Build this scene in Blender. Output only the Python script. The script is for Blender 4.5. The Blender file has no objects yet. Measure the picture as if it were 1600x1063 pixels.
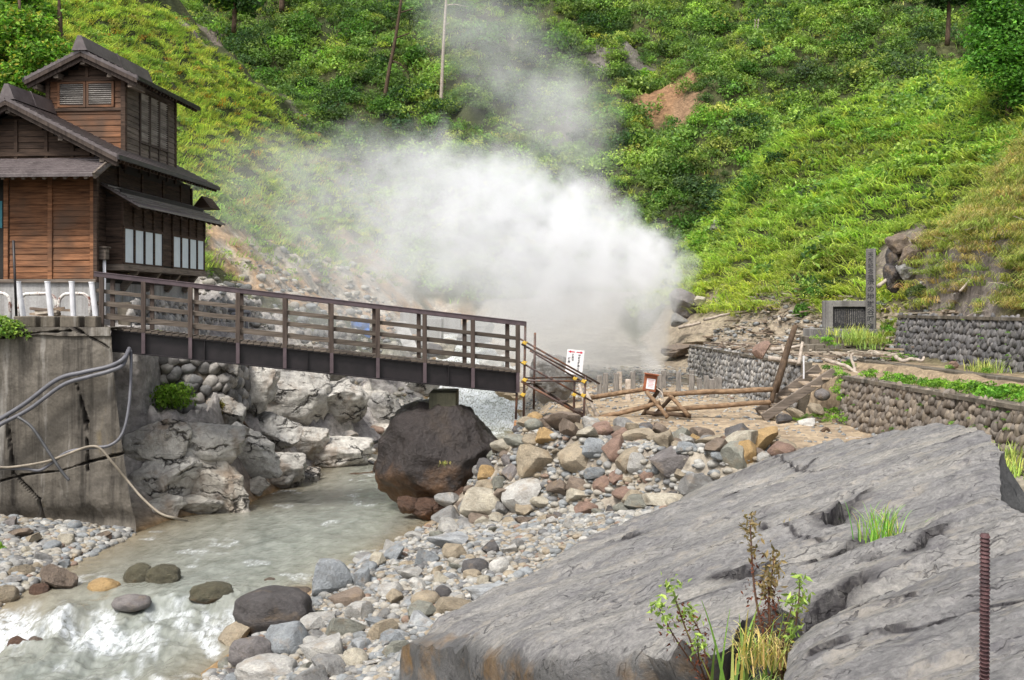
import bpy, math, random
import numpy as np
from mathutils import Vector, Matrix
from mathutils.geometry import delaunay_2d_cdt

S = bpy.context.scene
COL = S.collection
R = math.radians

# ------------------------------------------------------------------ camera
cam_d = bpy.data.cameras.new('camera')
cam = bpy.data.objects.new('camera', cam_d); COL.objects.link(cam)
cam_d.sensor_width = 36.0
cam_d.lens = 38.25
cam_d.shift_y = -0.0322
cam_d.clip_start = 0.1
cam_d.clip_end = 800.0
cam.location = (0, 0, 0)
cam.rotation_euler = (R(90), 0, 0)
S.camera = cam

# ------------------------------------------------------------------ sky, sun, exposure
SUN_EL, SUN_AZ = R(56), R(212)          # azimuth measured clockwise from +y
w = bpy.data.worlds.new('World'); S.world = w; w.use_nodes = True
nt = w.node_tree; nt.nodes.clear()
sky = nt.nodes.new('ShaderNodeTexSky'); sky.sky_type = 'NISHITA'
sky.sun_disc = False; sky.sun_elevation = SUN_EL; sky.sun_rotation = SUN_AZ
sky.air_density = 1.0; sky.dust_density = 4.0; sky.ozone_density = 1.0
hs = nt.nodes.new('ShaderNodeHueSaturation'); hs.inputs['Saturation'].default_value = 0.35
bgn = nt.nodes.new('ShaderNodeBackground'); bgn.inputs['Strength'].default_value = 0.13
wo = nt.nodes.new('ShaderNodeOutputWorld')
nt.links.new(sky.outputs[0], hs.inputs['Color']); nt.links.new(hs.outputs[0], bgn.inputs['Color']); nt.links.new(bgn.outputs[0], wo.inputs[0])
sd = bpy.data.lights.new('sun', 'SUN'); sd.energy = 2.0; sd.angle = R(11); sd.color = (1.0, 0.96, 0.9)
sun = bpy.data.objects.new('sun', sd); COL.objects.link(sun)
sdir = Vector((math.sin(SUN_AZ)*math.cos(SUN_EL), math.cos(SUN_AZ)*math.cos(SUN_EL), math.sin(SUN_EL)))
sun.rotation_euler = sdir.to_track_quat('Z', 'Y').to_euler()
S.view_settings.view_transform = 'Standard'; S.view_settings.look = 'None'
S.view_settings.exposure = 0.92; S.view_settings.gamma = 1.0
S.cycles.volume_bounces = 6
S.cycles.max_bounces = 8; S.cycles.diffuse_bounces = 3; S.cycles.glossy_bounces = 2; S.cycles.transmission_bounces = 3; S.cycles.transparent_max_bounces = 6
S.cycles.volume_step_rate = 1.6; S.cycles.volume_max_steps = 160
S.cycles.use_denoising = True
# ------------------------------------------------------------------ numpy noise
rng = np.random.default_rng(7)
random.seed(7)
def _hash(ix, iy, iz, seed):
    h = (ix*374761393 + iy*668265263 + iz*1274126177 + seed*974634777) & 0xffffffff
    h = ((h ^ (h >> 13))*1274126177) & 0xffffffff
    h = h ^ (h >> 16)
    return (h & 0xffffff)/float(0xffffff)
def vnoise(p, seed=0):
    p = np.asarray(p, float)
    i = np.floor(p).astype(np.int64); f = p-i; f = f*f*f*(f*(f*6-15)+10)
    x, y, z = i[..., 0], i[..., 1], i[..., 2]
    fx, fy, fz = f[..., 0], f[..., 1], f[..., 2]
    def l(a, b, t): return a+(b-a)*t
    c = lambda dx, dy, dz: _hash(x+dx, y+dy, z+dz, seed)
    return l(l(l(c(0,0,0), c(1,0,0), fx), l(c(0,1,0), c(1,1,0), fx), fy),
             l(l(c(0,0,1), c(1,0,1), fx), l(c(0,1,1), c(1,1,1), fx), fy), fz)*2-1
def fbm(p, octaves=4, seed=0, gain=.5, lac=2.03):
    p = np.asarray(p, float); a = 1.0; s = 0; t = 0
    for k in range(octaves):
        s = s+a*vnoise(p, seed+k*17); t += a; a *= gain; p = p*lac+11.3
    return s/t
def ridged(p, octaves=4, seed=0):
    p = np.asarray(p, float); a = 1.0; s = 0; t = 0
    for k in range(octaves):
        s = s+a*(1-np.abs(vnoise(p, seed+k*13))); t += a; a *= .5; p = p*2.1+5.7
    return s/t
def P3(x, y, z=0):
    x, y, z = np.broadcast_arrays(np.asarray(x, float), np.asarray(y, float), np.asarray(z, float))
    return np.stack([x, y, z], -1)
def sstep(a, b, x):
    t = np.clip((np.asarray(x, float)-a)/(b-a), 0, 1); return t*t*(3-2*t)
def pt(px, py, y):
    return Vector(((px-800)/1700*y, y, (480-py)/1700*y))

# ------------------------------------------------------------------ objects
BASE = {}
def put(o, parent=None):
    COL.objects.link(o)
    if parent is not None: o.parent = parent
    return o
def tag(o, label=None, cat=None, group=None, kind=None):
    if label: o['label'] = label
    if cat: o['category'] = cat
    if group: o['group'] = group
    if kind: o['kind'] = kind
    return o
def thing(name, label, cat, loc=(0, 0, 0), group=None):
    o = bpy.data.objects.new(name, None); o.empty_display_size = .3
    o.location = loc; put(o); BASE[o.name] = Vector(loc)
    return tag(o, label, cat, group)
def base_of(parent):
    p = parent
    while p is not None:
        if p.name in BASE: return BASE[p.name]
        p = p.parent
    return Vector((0, 0, 0))
def np_mesh(name, v, f, mat=None, smooth=False, attrs=None, mats=None):
    """v (n,3); f (m,k) array of equal-sided faces"""
    me = bpy.data.meshes.new(name)
    v = np.ascontiguousarray(v, np.float32); f = np.ascontiguousarray(f, np.int32)
    m, k = f.shape
    me.vertices.add(len(v)); me.vertices.foreach_set('co', v.ravel())
    me.loops.add(m*k); me.loops.foreach_set('vertex_index', f.ravel())
    me.polygons.add(m); me.polygons.foreach_set('loop_start', np.arange(0, m*k, k, dtype=np.int32))
    try: me.polygons.foreach_set('loop_total', np.full(m, k, np.int32))
    except Exception: pass
    me.polygons.foreach_set('use_smooth', np.full(m, smooth, bool))
    for an, (typ, data) in (attrs or {}).items():
        a = me.attributes.new(an, typ, 'POINT')
        a.data.foreach_set('color' if typ == 'FLOAT_COLOR' else 'value', np.ascontiguousarray(data, np.float32).ravel())
    me.update(calc_edges=True)
    if mat: me.materials.append(mat)
    return me
def np_obj(name, v, f, mat=None, parent=None, smooth=False, attrs=None):
    if parent is not None: v = np.asarray(v)-np.array(base_of(parent))
    return put(bpy.data.objects.new(name, np_mesh(name, v, f, mat, smooth, attrs)), parent)

class MB:
    """collects simple shapes into ONE mesh"""
    def __init__(s, M=None): s.v = []; s.f = []; s.M = M
    def add(s, vs, fs):
        n = len(s.v)
        for q in vs:
            q = Vector(q); s.v.append(s.M @ q if s.M is not None else q)
        for q in fs: s.f.append([i+n for i in q])
        return s
    def box(s, c, d, rot=None):
        x, y, z = d[0]/2, d[1]/2, d[2]/2
        vs = [Vector((a*x, b*y, e*z)) for e in (-1, 1) for b in (-1, 1) for a in (-1, 1)]
        if rot is not None: vs = [rot @ q for q in vs]
        c = Vector(c)
        return s.add([q+c for q in vs], [(0,2,3,1),(4,5,7,6),(0,1,5,4),(2,6,7,3),(0,4,6,2),(1,3,7,5)])
    def span(s, a, b):
        a = Vector(a); b = Vector(b)
        return s.box((a+b)/2, [abs(b[i]-a[i]) for i in range(3)])
    def bar(s, a, b, w, h, up=(0, 0, 1)):
        """box beam from a to b; w across, h along up"""
        a = Vector(a); b = Vector(b); d = (b-a); L = d.length; d.normalize(); u = Vector(up)
        sd_ = d.cross(u); sd_.normalize(); u = sd_.cross(d)
        m = Matrix((sd_, d, u)).transposed()
        return s.box((a+b)/2, (w, L, h), m)
    def tube(s, path, r, n=8, cap=True, closed=False):
        path = [Vector(q) for q in path]; k = len(path)
        rs = r if isinstance(r, (list, tuple)) else [r]*k
        vs = []; nrm = None
        for i, q in enumerate(path):
            d = (path[min(i+1, k-1)]-path[max(i-1, 0)]); d.normalize()
            if nrm is None:
                nrm = d.orthogonal()
            nrm = nrm-d*nrm.dot(d); nrm.normalize(); b = d.cross(nrm)
            for j in range(n):
                a = 2*math.pi*j/n
                vs.append(q+(nrm*math.cos(a)+b*math.sin(a))*rs[i])
        fs = []
        for i in range(k-1):
            for j in range(n):
                fs.append((i*n+j, i*n+(j+1) % n, (i+1)*n+(j+1) % n, (i+1)*n+j))
        if cap:
            fs.append(tuple(range(n-1, -1, -1))); fs.append(tuple(range((k-1)*n, k*n)))
        return s.add(vs, fs)
    def prism(s, poly, d):
        """poly: 3-D points of a flat outline, extruded by vector d"""
        d = Vector(d); n = len(poly); poly = [Vector(q) for q in poly]
        vs = poly+[q+d for q in poly]
        return s.add(vs, [tuple(range(n-1, -1, -1)), tuple(range(n, 2*n))]+[(i, (i+1) % n, (i+1) % n+n, i+n) for i in range(n)])
    def build(s, name, mat, parent=None, bevel=0, smooth=False, label=None):
        b = base_of(parent) if parent is not None else Vector((0, 0, 0))
        me = bpy.data.meshes.new(name)
        me.from_pydata([q-b for q in s.v], [], s.f); me.update()
        import bmesh
        bm = bmesh.new(); bm.from_mesh(me); bmesh.ops.recalc_face_normals(bm, faces=bm.faces); bm.to_mesh(me); bm.free()
        if mat: me.materials.append(mat)
        o = put(bpy.data.objects.new(name, me), parent)
        if smooth:
            me.polygons.foreach_set('use_smooth', [True]*len(me.polygons))
        if bevel:
            m = o.modifiers.new('bevel', 'BEVEL'); m.width = bevel; m.segments = 1; m.limit_method = 'ANGLE'
        if label: o['label'] = label
        return o
def arc(path, n=8):
    """Catmull-Rom through points"""
    P = [Vector(q) for q in path]; out = []
    for i in range(len(P)-1):
        p0 = P[max(i-1, 0)]; p1 = P[i]; p2 = P[i+1]; p3 = P[min(i+2, len(P)-1)]
        for k in range(n):
            t = k/n
            out.append(.5*((2*p1)+(p2-p0)*t+(2*p0-5*p1+4*p2-p3)*t*t+(3*p1-p0-3*p2+p3)*t**3))
    out.append(P[-1]); return out

# ------------------------------------------------------------------ materials
class NT:
    def __init__(s, name):
        s.m = bpy.data.materials.new(name); s.m.use_nodes = True; s.t = s.m.node_tree; s.t.nodes.clear()
        s.out = s.t.nodes.new('ShaderNodeOutputMaterial')
    def n(s, typ, out=0, props=None, **inp):
        nd = s.t.nodes.new('ShaderNode'+typ)
        for k, v in (props or {}).items(): setattr(nd, k, v)
        for k, v in inp.items():
            k2 = int(k[1:]) if k[0] == '_' and k[1:].isdigit() else k.replace('_', ' ')
            if v is None: continue
            sock = nd.inputs[k2]
            if isinstance(v, bpy.types.NodeSocket): s.t.links.new(v, sock)
            else: sock.default_value = v
        return nd.outputs[out]
    def noise(s, vec, scale, detail=4, rough=.55, out=0, dist=0):
        return s.n('TexNoise', out, Vector=vec, Scale=scale, Detail=detail, Roughness=rough, Distortion=dist)
    def ramp(s, fac, stops, interp='LINEAR'):
        nd = s.t.nodes.new('ShaderNodeValToRGB'); cr = nd.color_ramp; cr.interpolation = interp
        while len(cr.elements) < len(stops): cr.elements.new(.5)
        for e, (p, c) in zip(cr.elements, stops):
            e.position = p; e.color = (*c, 1) if len(c) == 3 else c
        s.t.links.new(fac, nd.inputs[0]); return nd.outputs[0]
    def mix(s, fac, a, b, mode='MIX'):
        nd = s.t.nodes.new('ShaderNodeMix'); nd.data_type = 'RGBA'; nd.blend_type = mode
        for i, v in ((0, fac), (6, a), (7, b)):
            if isinstance(v, bpy.types.NodeSocket): s.t.links.new(v, nd.inputs[i])
            else: nd.inputs[i].default_value = (*v, 1) if isinstance(v, tuple) and len(v) == 3 else v
        return nd.outputs[2]
    def math(s, op, a, b=None, c=None, clamp=False):
        nd = s.t.nodes.new('ShaderNodeMath'); nd.operation = op; nd.use_clamp = clamp
        for i, v in enumerate((a, b, c)):
            if v is None: continue
            if isinstance(v, bpy.types.NodeSocket): s.t.links.new(v, nd.inputs[i])
            else: nd.inputs[i].default_value = v
        return nd.outputs[0]
    def mapping(s, vec, scale=(1, 1, 1), rot=(0, 0, 0), loc=(0, 0, 0)):
        return s.n('Mapping', Vector=vec, Scale=scale, Rotation=rot, Location=loc)
    def pos(s): return s.n('NewGeometry')
    def obj(s): return s.n('TexCoord', 3)
    def bump(s, h, strength=.5, dist=.02, normal=None):
        return s.n('Bump', Height=h, Strength=strength, Distance=dist, Normal=normal)
    def surf(s, color, rough=.8, normal=None, spec=.35, metal=0, **kw):
        b = s.n('BsdfPrincipled', Base_Color=color if isinstance(color, bpy.types.NodeSocket) else (*color, 1), Roughness=rough, Normal=normal, Metallic=metal, **kw)
        b.node.inputs['Specular IOR Level'].default_value = spec
        s.t.links.new(b, s.out.inputs[0]); return s.m

def wood_mat(name, dark, light, axis=(1, 1, 8), scale=3.0, isl=True, rough=.8, stain=None):
    k = NT(name); p = k.obj()
    g = k.noise(k.mapping(p, axis), scale, 6, .65)
    big = k.noise(p, .9, 3)
    c = k.ramp(g, [(.3, dark), (.7, light)])
    if isl:
        ri = k.n('NewGeometry', 8)
        c = k.mix(1.0, c, k.ramp(ri, [(0, (.62, .6, .58)), (1, (1.15, 1.12, 1.08))]), 'MULTIPLY')
    if stain:
        c = k.mix(k.ramp(big, [(.45, (0, 0, 0)), (.65, (1, 1, 1))]), c, stain)
    return k.surf(c, rough, k.bump(g, .5, .01), .2)
M = {}
# weathered boards: grain runs along x (front) / y (side)
M['wood_warm'] = wood_mat('warm_board', (.07, .03, .016), (.34, .165, .085), (.35, 3, 5), 4, stain=(.10, .06, .04))
M['wood_dark'] = wood_mat('dark_board', (.02, .014, .011), (.095, .063, .046), (.5, .5, 5), 4)
M['wood_grey'] = wood_mat('grey_board', (.06, .05, .043), (.22, .185, .155), (.5, .5, 5), 4)
M['wood_post'] = wood_mat('post_wood', (.03, .023, .02), (.1, .078, .067), (4, 4, .4), 4)
M['rail_wood'] = wood_mat('rail_wood', (.045, .037, .031), (.155, .13, .108), (.5, .5, 6), 4)
M['log'] = wood_mat('log_wood', (.08, .05, .03), (.33, .225, .14), (1.5, 4, 4), 4)
M['log_dark'] = wood_mat('dark_log', (.035, .024, .018), (.13, .09, .06), (3, 3, 1), 4)
M['drift'] = wood_mat('driftwood', (.2, .17, .14), (.52, .46, .4), (3, 3, 3), 3)
M['stake'] = wood_mat('stake_wood', (.09, .085, .078), (.27, .25, .23), (4, 4, 1), 4)
M['stair_wood'] = wood_mat('stair_wood', (.15, .115, .085), (.42, .345, .265), (4, 1, 4), 4)
M['plank'] = wood_mat('plank_wood', (.2, .1, .05), (.42, .25, .14), (.4, 4, 4), 4)
M['louvre'] = wood_mat('louvre_wood', (.2, .19, .18), (.46, .44, .42), (.5, .5, 3), 4)
def metal_mat(name, col, rough=.5, var=.25, metal=0.0, rust=None, rs=6):
    k = NT(name); p = k.obj(); n_ = k.noise(p, rs, 5)
    c = k.mix(1.0, (*col, 1), k.ramp(n_, [(.3, (1-var,)*3), (.7, (1+var,)*3)]), 'MULTIPLY')
    if rust: c = k.mix(k.ramp(k.noise(p, rs*.6, 6, .7), [(.5, (0, 0, 0)), (.6, (1, 1, 1))]), c, rust)
    return k.surf(c, rough, k.bump(n_, .15, .004), .45, metal)
M['girder'] = metal_mat('girder_steel', (.011, .008, .009), .5, .5)
M['handrail'] = metal_mat('handrail_steel', (.085, .062, .068), .34, .25)
M['roof'] = None
M['pipe_dark'] = metal_mat('scaffold_pipe', (.07, .045, .04), .5, .4, 0, (.16, .07, .035))
M['clamp'] = metal_mat('clamp_yellow', (.55, .36, .05), .5, .3)
M['white_paint'] = metal_mat('white_paint', (.62, .62, .64), .5, .12)
M['rusty_white'] = metal_mat('peeling_white_paint', (.6, .58, .54), .6, .2, 0, (.13, .035, .018), 9)
M['rust'] = metal_mat('rusty_bar', (.075, .036, .036), .75, .5, 0, (.04, .02, .022), 40)
M['hose_grey'] = metal_mat('grey_hose', (.105, .105, .118), .5, .2)
M['hose_dark'] = metal_mat('dark_hose', (.06, .06, .063), .5, .3)
M['hose_tan'] = metal_mat('tan_hose', (.2, .17, .13), .6, .3)
M['black'] = metal_mat('black_rubber', (.015, .015, .016), .6, .3)
M['dark_void'] = metal_mat('shaded_opening', (.02, .018, .016), .9, .2)
M['pane'] = metal_mat('frosted_pane', (.58, .66, .72), .18, .05)
M['ink'] = metal_mat('black_ink', (.02, .02, .022), .7, .1)
M['red_ink'] = metal_mat('red_ink', (.5, .02, .05), .6, .1)
M['paper'] = metal_mat('white_sheet', (.74, .72, .72), .6, .05)
M['notice'] = metal_mat('notice_wood', (.24, .075, .03), .6, .4)
M['blue'] = metal_mat('blue_tarp', (.06, .2, .6), .5, .25)
M['teal'] = metal_mat('teal_curtain', (.05, .2, .24), .8, .25)
k = NT('roof_sheet'); p = k.obj()
n1 = k.noise(p, 2.5, 5); n2 = k.noise(k.mapping(p, (1, 1, 1)), 14, 4)
c = k.ramp(n1, [(.3, (.055, .043, .043)), (.7, (.12, .098, .097))])
c = k.mix(k.ramp(n2, [(.5, (0, 0, 0)), (.75, (.6, .6, .6))]), c, (.18, .155, .15))
M['roof'] = k.surf(c, .42, k.bump(n2, .2, .01), .5)

def concrete_mat(name, c0, c1, dark, streak=True, scale=1.0, crack=False):
    k = NT(name); p = k.pos()
    big = k.noise(p, .7*scale, 5, .6); fine = k.noise(p, 18*scale, 5, .7)
    c = k.ramp(big, [(.3, c0), (.7, c1)])
    c = k.mix(1.0, c, k.ramp(fine, [(.3, (.75, .74, .72)), (.75, (1.15, 1.14, 1.12))]), 'MULTIPLY')
    if streak:
        st = k.noise(k.mapping(p, (2.4, 2.4, .12)), 1.2*scale, 5, .65)
        c = k.mix(k.ramp(st, [(.46, (0, 0, 0)), (.64, (.9, .9, .9))]), c, dark)
        st2 = k.noise(k.mapping(p, (3, 3, .25), loc=(7, 3, 1)), 1.0*scale, 5, .65)
        c = k.mix(k.ramp(st2, [(.58, (0, 0, 0)), (.72, (.55, .55, .55))]), c, (.42, .4, .37))
        ye = k.noise(k.mapping(p, (2, 2, .5), loc=(17, 3, 1)), .8*scale, 5, .65)
        c = k.mix(k.ramp(ye, [(.62, (0, 0, 0)), (.75, (.45, .45, .45))]), c, (.2, .14, .04))
    if crack: c = k.mix(k.n('Attribute', 2, {'attribute_name': 'crack'}), c, (.02, .017, .015))
    return k.surf(c, .9, k.bump(k.math('ADD', fine, big), .5, .03), .2)
M['concrete'] = concrete_mat('stained_concrete', (.085, .076, .064), (.185, .166, .142), (.025, .022, .019), crack=True)
M['concrete_pale'] = concrete_mat('pale_concrete', (.3, .3, .3), (.42, .42, .42), (.2, .19, .18))
M['concrete_dark'] = concrete_mat('mossy_concrete', (.1, .088, .07), (.19, .165, .135), (.045, .04, .03))
M['concrete_moss'] = concrete_mat('mossy_pier_concrete', (.13, .125, .085), (.22, .21, .155), (.06, .058, .04))
M['granite'] = concrete_mat('grey_stone', (.17, .165, .16), (.27, .26, .25), (.11, .105, .1))
M['granite_side'] = M['granite']
M['plaque'] = concrete_mat('dark_plaque', (.03, .03, .034), (.05, .05, .055), (.02, .02, .024), False)

def rock_mat(name, objcol=True, col=(.3, .3, .3), scale=1.0, rust=0.0, vein=.5, rough=.75, bd=.035):
    k = NT(name); p = k.obj()
    base = k.n('ObjectInfo', 1) if objcol else k.n('RGB')
    if not objcol: base.node.outputs[0].default_value = (*col, 1)
    rnd = k.n('ObjectInfo', 5)
    sh = k.n('VectorMath', props={'operation': 'ADD'}, _0=p, _1=k.n('CombineXYZ', X=k.math('MULTIPLY', rnd, 31.0), Y=k.math('MULTIPLY', rnd, 17.0), Z=rnd))
    big = k.noise(sh, 1.6*scale, 5, .6); fine = k.noise(sh, 9*scale, 6, .7)
    c = k.mix(1.0, base, k.ramp(big, [(.28, (.66, .63, .6)), (.5, (1, 1, 1)), (.72, (1.28, 1.25, 1.2))]), 'MULTIPLY')
    c = k.mix(1.0, c, k.ramp(fine, [(.3, (.68, .68, .68)), (.7, (1.22, 1.22, 1.22))]), 'MULTIPLY')
    st = k.noise(k.mapping(sh, (1, 1, 1), loc=(5, 9, 2)), 1.1*scale, 4, .6)
    c = k.mix(k.ramp(st, [(.55, (0, 0, 0)), (.72, (vein,)*3)]), c, (.24, .17, .1))
    if rust:
        z = k.n('SeparateXYZ', 2, Vector=p)
        f = k.math('ADD', k.math('MULTIPLY', z, -1.1), k.math('MULTIPLY', k.math('SUBTRACT', big, .5), 2.2))
        c = k.mix(k.ramp(f, [(.12, (0, 0, 0)), (.85, (rust, rust, rust))]), c, (.16, .08, .03))
    return k.surf(c, rough, k.bump(k.math('ADD', fine, k.math('MULTIPLY', big, 1.5)), .85, bd/scale), .35)
M['rock'] = rock_mat('river_rock')
M['rock_wet'] = rock_mat('wet_boulder', True, scale=1.0, rust=.75, vein=.12, rough=.45, bd=.10)
k = NT('bedrock'); p = k.pos()
wv = k.n('VectorMath', props={'operation': 'ADD'}, _0=k.mapping(p, (.55, .8, 1.7), (.3, .75, .2)), _1=k.n('VectorMath', props={'operation': 'SCALE'}, _0=k.noise(p, 1.3, 4, .6, 1), Scale=.9))
big = k.noise(p, .8, 6, .65); fine = k.noise(p, 7, 6, .72)
c = k.ramp(big, [(.3, (.14, .13, .13)), (.38, (.30, .29, .275)), (.5, (.46, .435, .395)), (.64, (.6, .575, .53))])
c = k.mix(.3, c, k.n('ObjectInfo', 1))
c = k.mix(1.0, c, k.ramp(fine, [(.3, (.6, .59, .58)), (.7, (1.3, 1.3, 1.28))]), 'MULTIPLY')
tn = k.noise(k.mapping(p, (1, 1, .5), loc=(4, 8, 1)), 1.0, 5, .65)
c = k.mix(k.ramp(tn, [(.52, (0, 0, 0)), (.66, (.65,)*3)]), c, (.21, .14, .085))
e1 = k.n('TexVoronoi', 0, {'feature': 'DISTANCE_TO_EDGE'}, Vector=k.mapping(wv, (1, 1, 1.2)), Scale=.85)
e2 = k.n('TexVoronoi', 0, {'feature': 'DISTANCE_TO_EDGE'}, Vector=k.mapping(wv, (1.3, 1, 1), (.6, .2, 0)), Scale=2.1)
m1 = k.ramp(e1, [(0, (1,)*3), (.045, (0,)*3)]); m2 = k.ramp(e2, [(0, (.55,)*3), (.02, (0,)*3)])
ck = k.math('MAXIMUM', m1, m2); ck = k.math('MULTIPLY', ck, k.ramp(k.noise(p, 1.7, 4), [(.44, (.0,)*3), (.56, (1,)*3)]))
c = k.mix(ck, c, (.022, .019, .017))
M['bedrock'] = k.surf(c, .7, k.bump(k.math('SUBTRACT', k.math('ADD', fine, big), k.math('MULTIPLY', ck, 1.6)), .9, .06), .35)
# leaves: tint comes from a colour attribute (kind of leaf), light from the renderer
def leaf_mat(name, transl=.42, rough=.6):
    k = NT(name)
    c = k.n('Attribute', 0, {'attribute_name': 'tint'})
    ri = k.n('NewGeometry', 8)
    c = k.mix(1.0, c, k.ramp(ri, [(0, (.85, .9, .9)), (.5, (1.5, 1.48, 1.45)), (1, (2.3, 2.15, 1.8))]), 'MULTIPLY')
    b = k.n('BsdfPrincipled', Base_Color=c, Roughness=rough); b.node.inputs['Specular IOR Level'].default_value = .18
    tr = k.n('BsdfTranslucent', Color=k.mix(1.0, c, (1.1, 1.25, .6), 'MULTIPLY'))
    mx = k.n('MixShader', _0=transl, _1=b, _2=tr)
    k.t.links.new(mx, k.out.inputs[0]); return k.m
M['leaf'] = leaf_mat('leaf')
def island_mat(name, stops, rough=.8, scale=8, bump=.5):
    k = NT(name); p = k.pos(); ri = k.n('NewGeometry', 8)
    c = k.ramp(ri, stops, 'CONSTANT' if len(stops) > 3 else 'LINEAR')
    f = k.noise(p, scale, 5, .65); g = k.noise(p, scale*.25, 4)
    c = k.mix(1.0, c, k.ramp(f, [(.3, (.72, .72, .72)), (.7, (1.25, 1.25, 1.25))]), 'MULTIPLY')
    c = k.mix(1.0, c, k.ramp(g, [(.3, (.8, .78, .75)), (.7, (1.15, 1.15, 1.15))]), 'MULTIPLY')
    return k.surf(c, rough, k.bump(f, bump, .02), .3)
M['gravel'] = island_mat('gravel', [(0, (.22, .218, .21)), (.16, (.27, .25, .215)), (.3, (.18, .19, .195)), (.42, (.31, .305, .285)), (.54, (.25, .21, .155)), (.62, (.21, .222, .228)), (.74, (.125, .125, .125)), (.82, (.29, .275, .24)), (.92, (.35, .34, .315)), (.97, (.21, .15, .115))], .8, 14)
M['cobble'] = island_mat('wall_stone', [(0, (.13, .108, .088)), (.2, (.185, .155, .125)), (.4, (.15, .13, .112)), (.6, (.215, .18, .142)), (.8, (.165, .145, .125))], .85, 8)
M['cobble_grey'] = island_mat('grey_wall_stone', [(0, (.085, .083, .085)), (.25, (.135, .13, .13)), (.5, (.11, .106, .108)), (.75, (.16, .152, .148))], .85, 8)
M['cobble_light'] = island_mat('light_wall_stone', [(0, (.14, .135, .13)), (.25, (.24, .23, .22)), (.5, (.17, .17, .17)), (.75, (.3, .285, .265))], .85, 8)
M['debris'] = island_mat('broken_wood', [(0, (.2, .16, .12)), (.2, (.33, .28, .22)), (.4, (.13, .1, .08)), (.6, (.4, .35, .29)), (.8, (.25, .19, .14))], .85, 8)
# ------------------------------------------------------------------ the valley: one height function
I = np.interp
def zw(y): return I(y, [0, 14.5, 16.2, 18.3, 28, 32, 36, 40, 46, 52, 60, 90], [-5.2, -5.12, -5.02, -4.74, -4.62, -4.5, -4.1, -3.5, -2.5, -1.6, -.5, 5])
def xr(y): return I(y, [8, 13.7, 15.3, 17.8, 20.5, 23, 25, 27, 32, 40, 46, 52, 60, 90], [-4.9, -4.4, -4.1, -3.45, -2.6, -1.9, -1.4, -1.1, -.2, .5, .3, -1, -3, -6])
def xl(y): return I(y, [8, 14, 17.4, 20, 22.5, 24.2, 25.4, 30.7, 32, 36, 42, 46, 55, 60, 90], [-11, -9.6, -8.4, -8.2, -7.9, -7.5, -6.3, -5.6, -4.3, -3.6, -3.2, -3.6, -3.6, -5.5, -9])
def wall_x(y): return I(y, [4, 8, 16, 24.3, 26.5, 38, 41], [8.9, 8.6, 8.0, 7.4, 7.0, 6.4, 6.6])
def xR(y): return I(y, [5, 20, 28, 30.2, 31.3, 32.2, 33.5, 36, 42, 50, 60], [12.4, 11.3, 11.0, 10.75, 12.4, 11.5, 10.3, 9.3, 7.4, 6.2, 5.5])
def xL(y): return I(y, [20, 30, 34, 36, 42, 50, 60, 75], [-17, -15, -12.5, -10.4, -8.3, -6.2, -4.5, 0])
def smax(a, b, k=.5):
    h = np.clip(.5+.5*(a-b)/k, 0, 1); return b+(a-b)*h+k*h*(1-h)
def lerp(a, b, t): return a+(b-a)*t
def wallD_y(x): return 26.3+(x+9.2)*.45
def hills(x, y):
    z0 = I(y, [30, 36, 42, 50, 60], [0, .2, .2, -.2, .5])
    d = xL(y)-x
    L = z0+.85*d
    z0 = I(y, [20, 29, 33, 42, 50], [-.9, -.9, -1.3, -1.0, 0])
    d = x-xR(y)
    Rr = z0+(.8+.27*sstep(43, 54, y))*d+(1.3+.9*sstep(25, 28, y))*sstep(0, .8, d)*(1-sstep(30.6, 31.6, y))
    Rr = np.where(Rr > 7, 7+(Rr-7)/(1+np.clip(Rr-7, 0, 99)*.16), Rr)+.10*np.clip(d-14, 0, 30)
    q = (y-57.5)/1.2
    Rr = Rr-1.5*1.2*np.log1p(np.exp(np.clip(q, -30, 30)))
    yb = I(x, [-40, -8, -3, 2, 8, 20, 40], [60, 60, 57.5, 60, 60.5, 58, 54])
    B = -1+.92*(y-yb)
    B = B+4.2*np.exp(-((x-.8)/3.6)**2-((y-62)/4.5)**2)+2*np.exp(-((x-13)/3)**2-((y-72)/6)**2)
    return L, Rr, B
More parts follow.
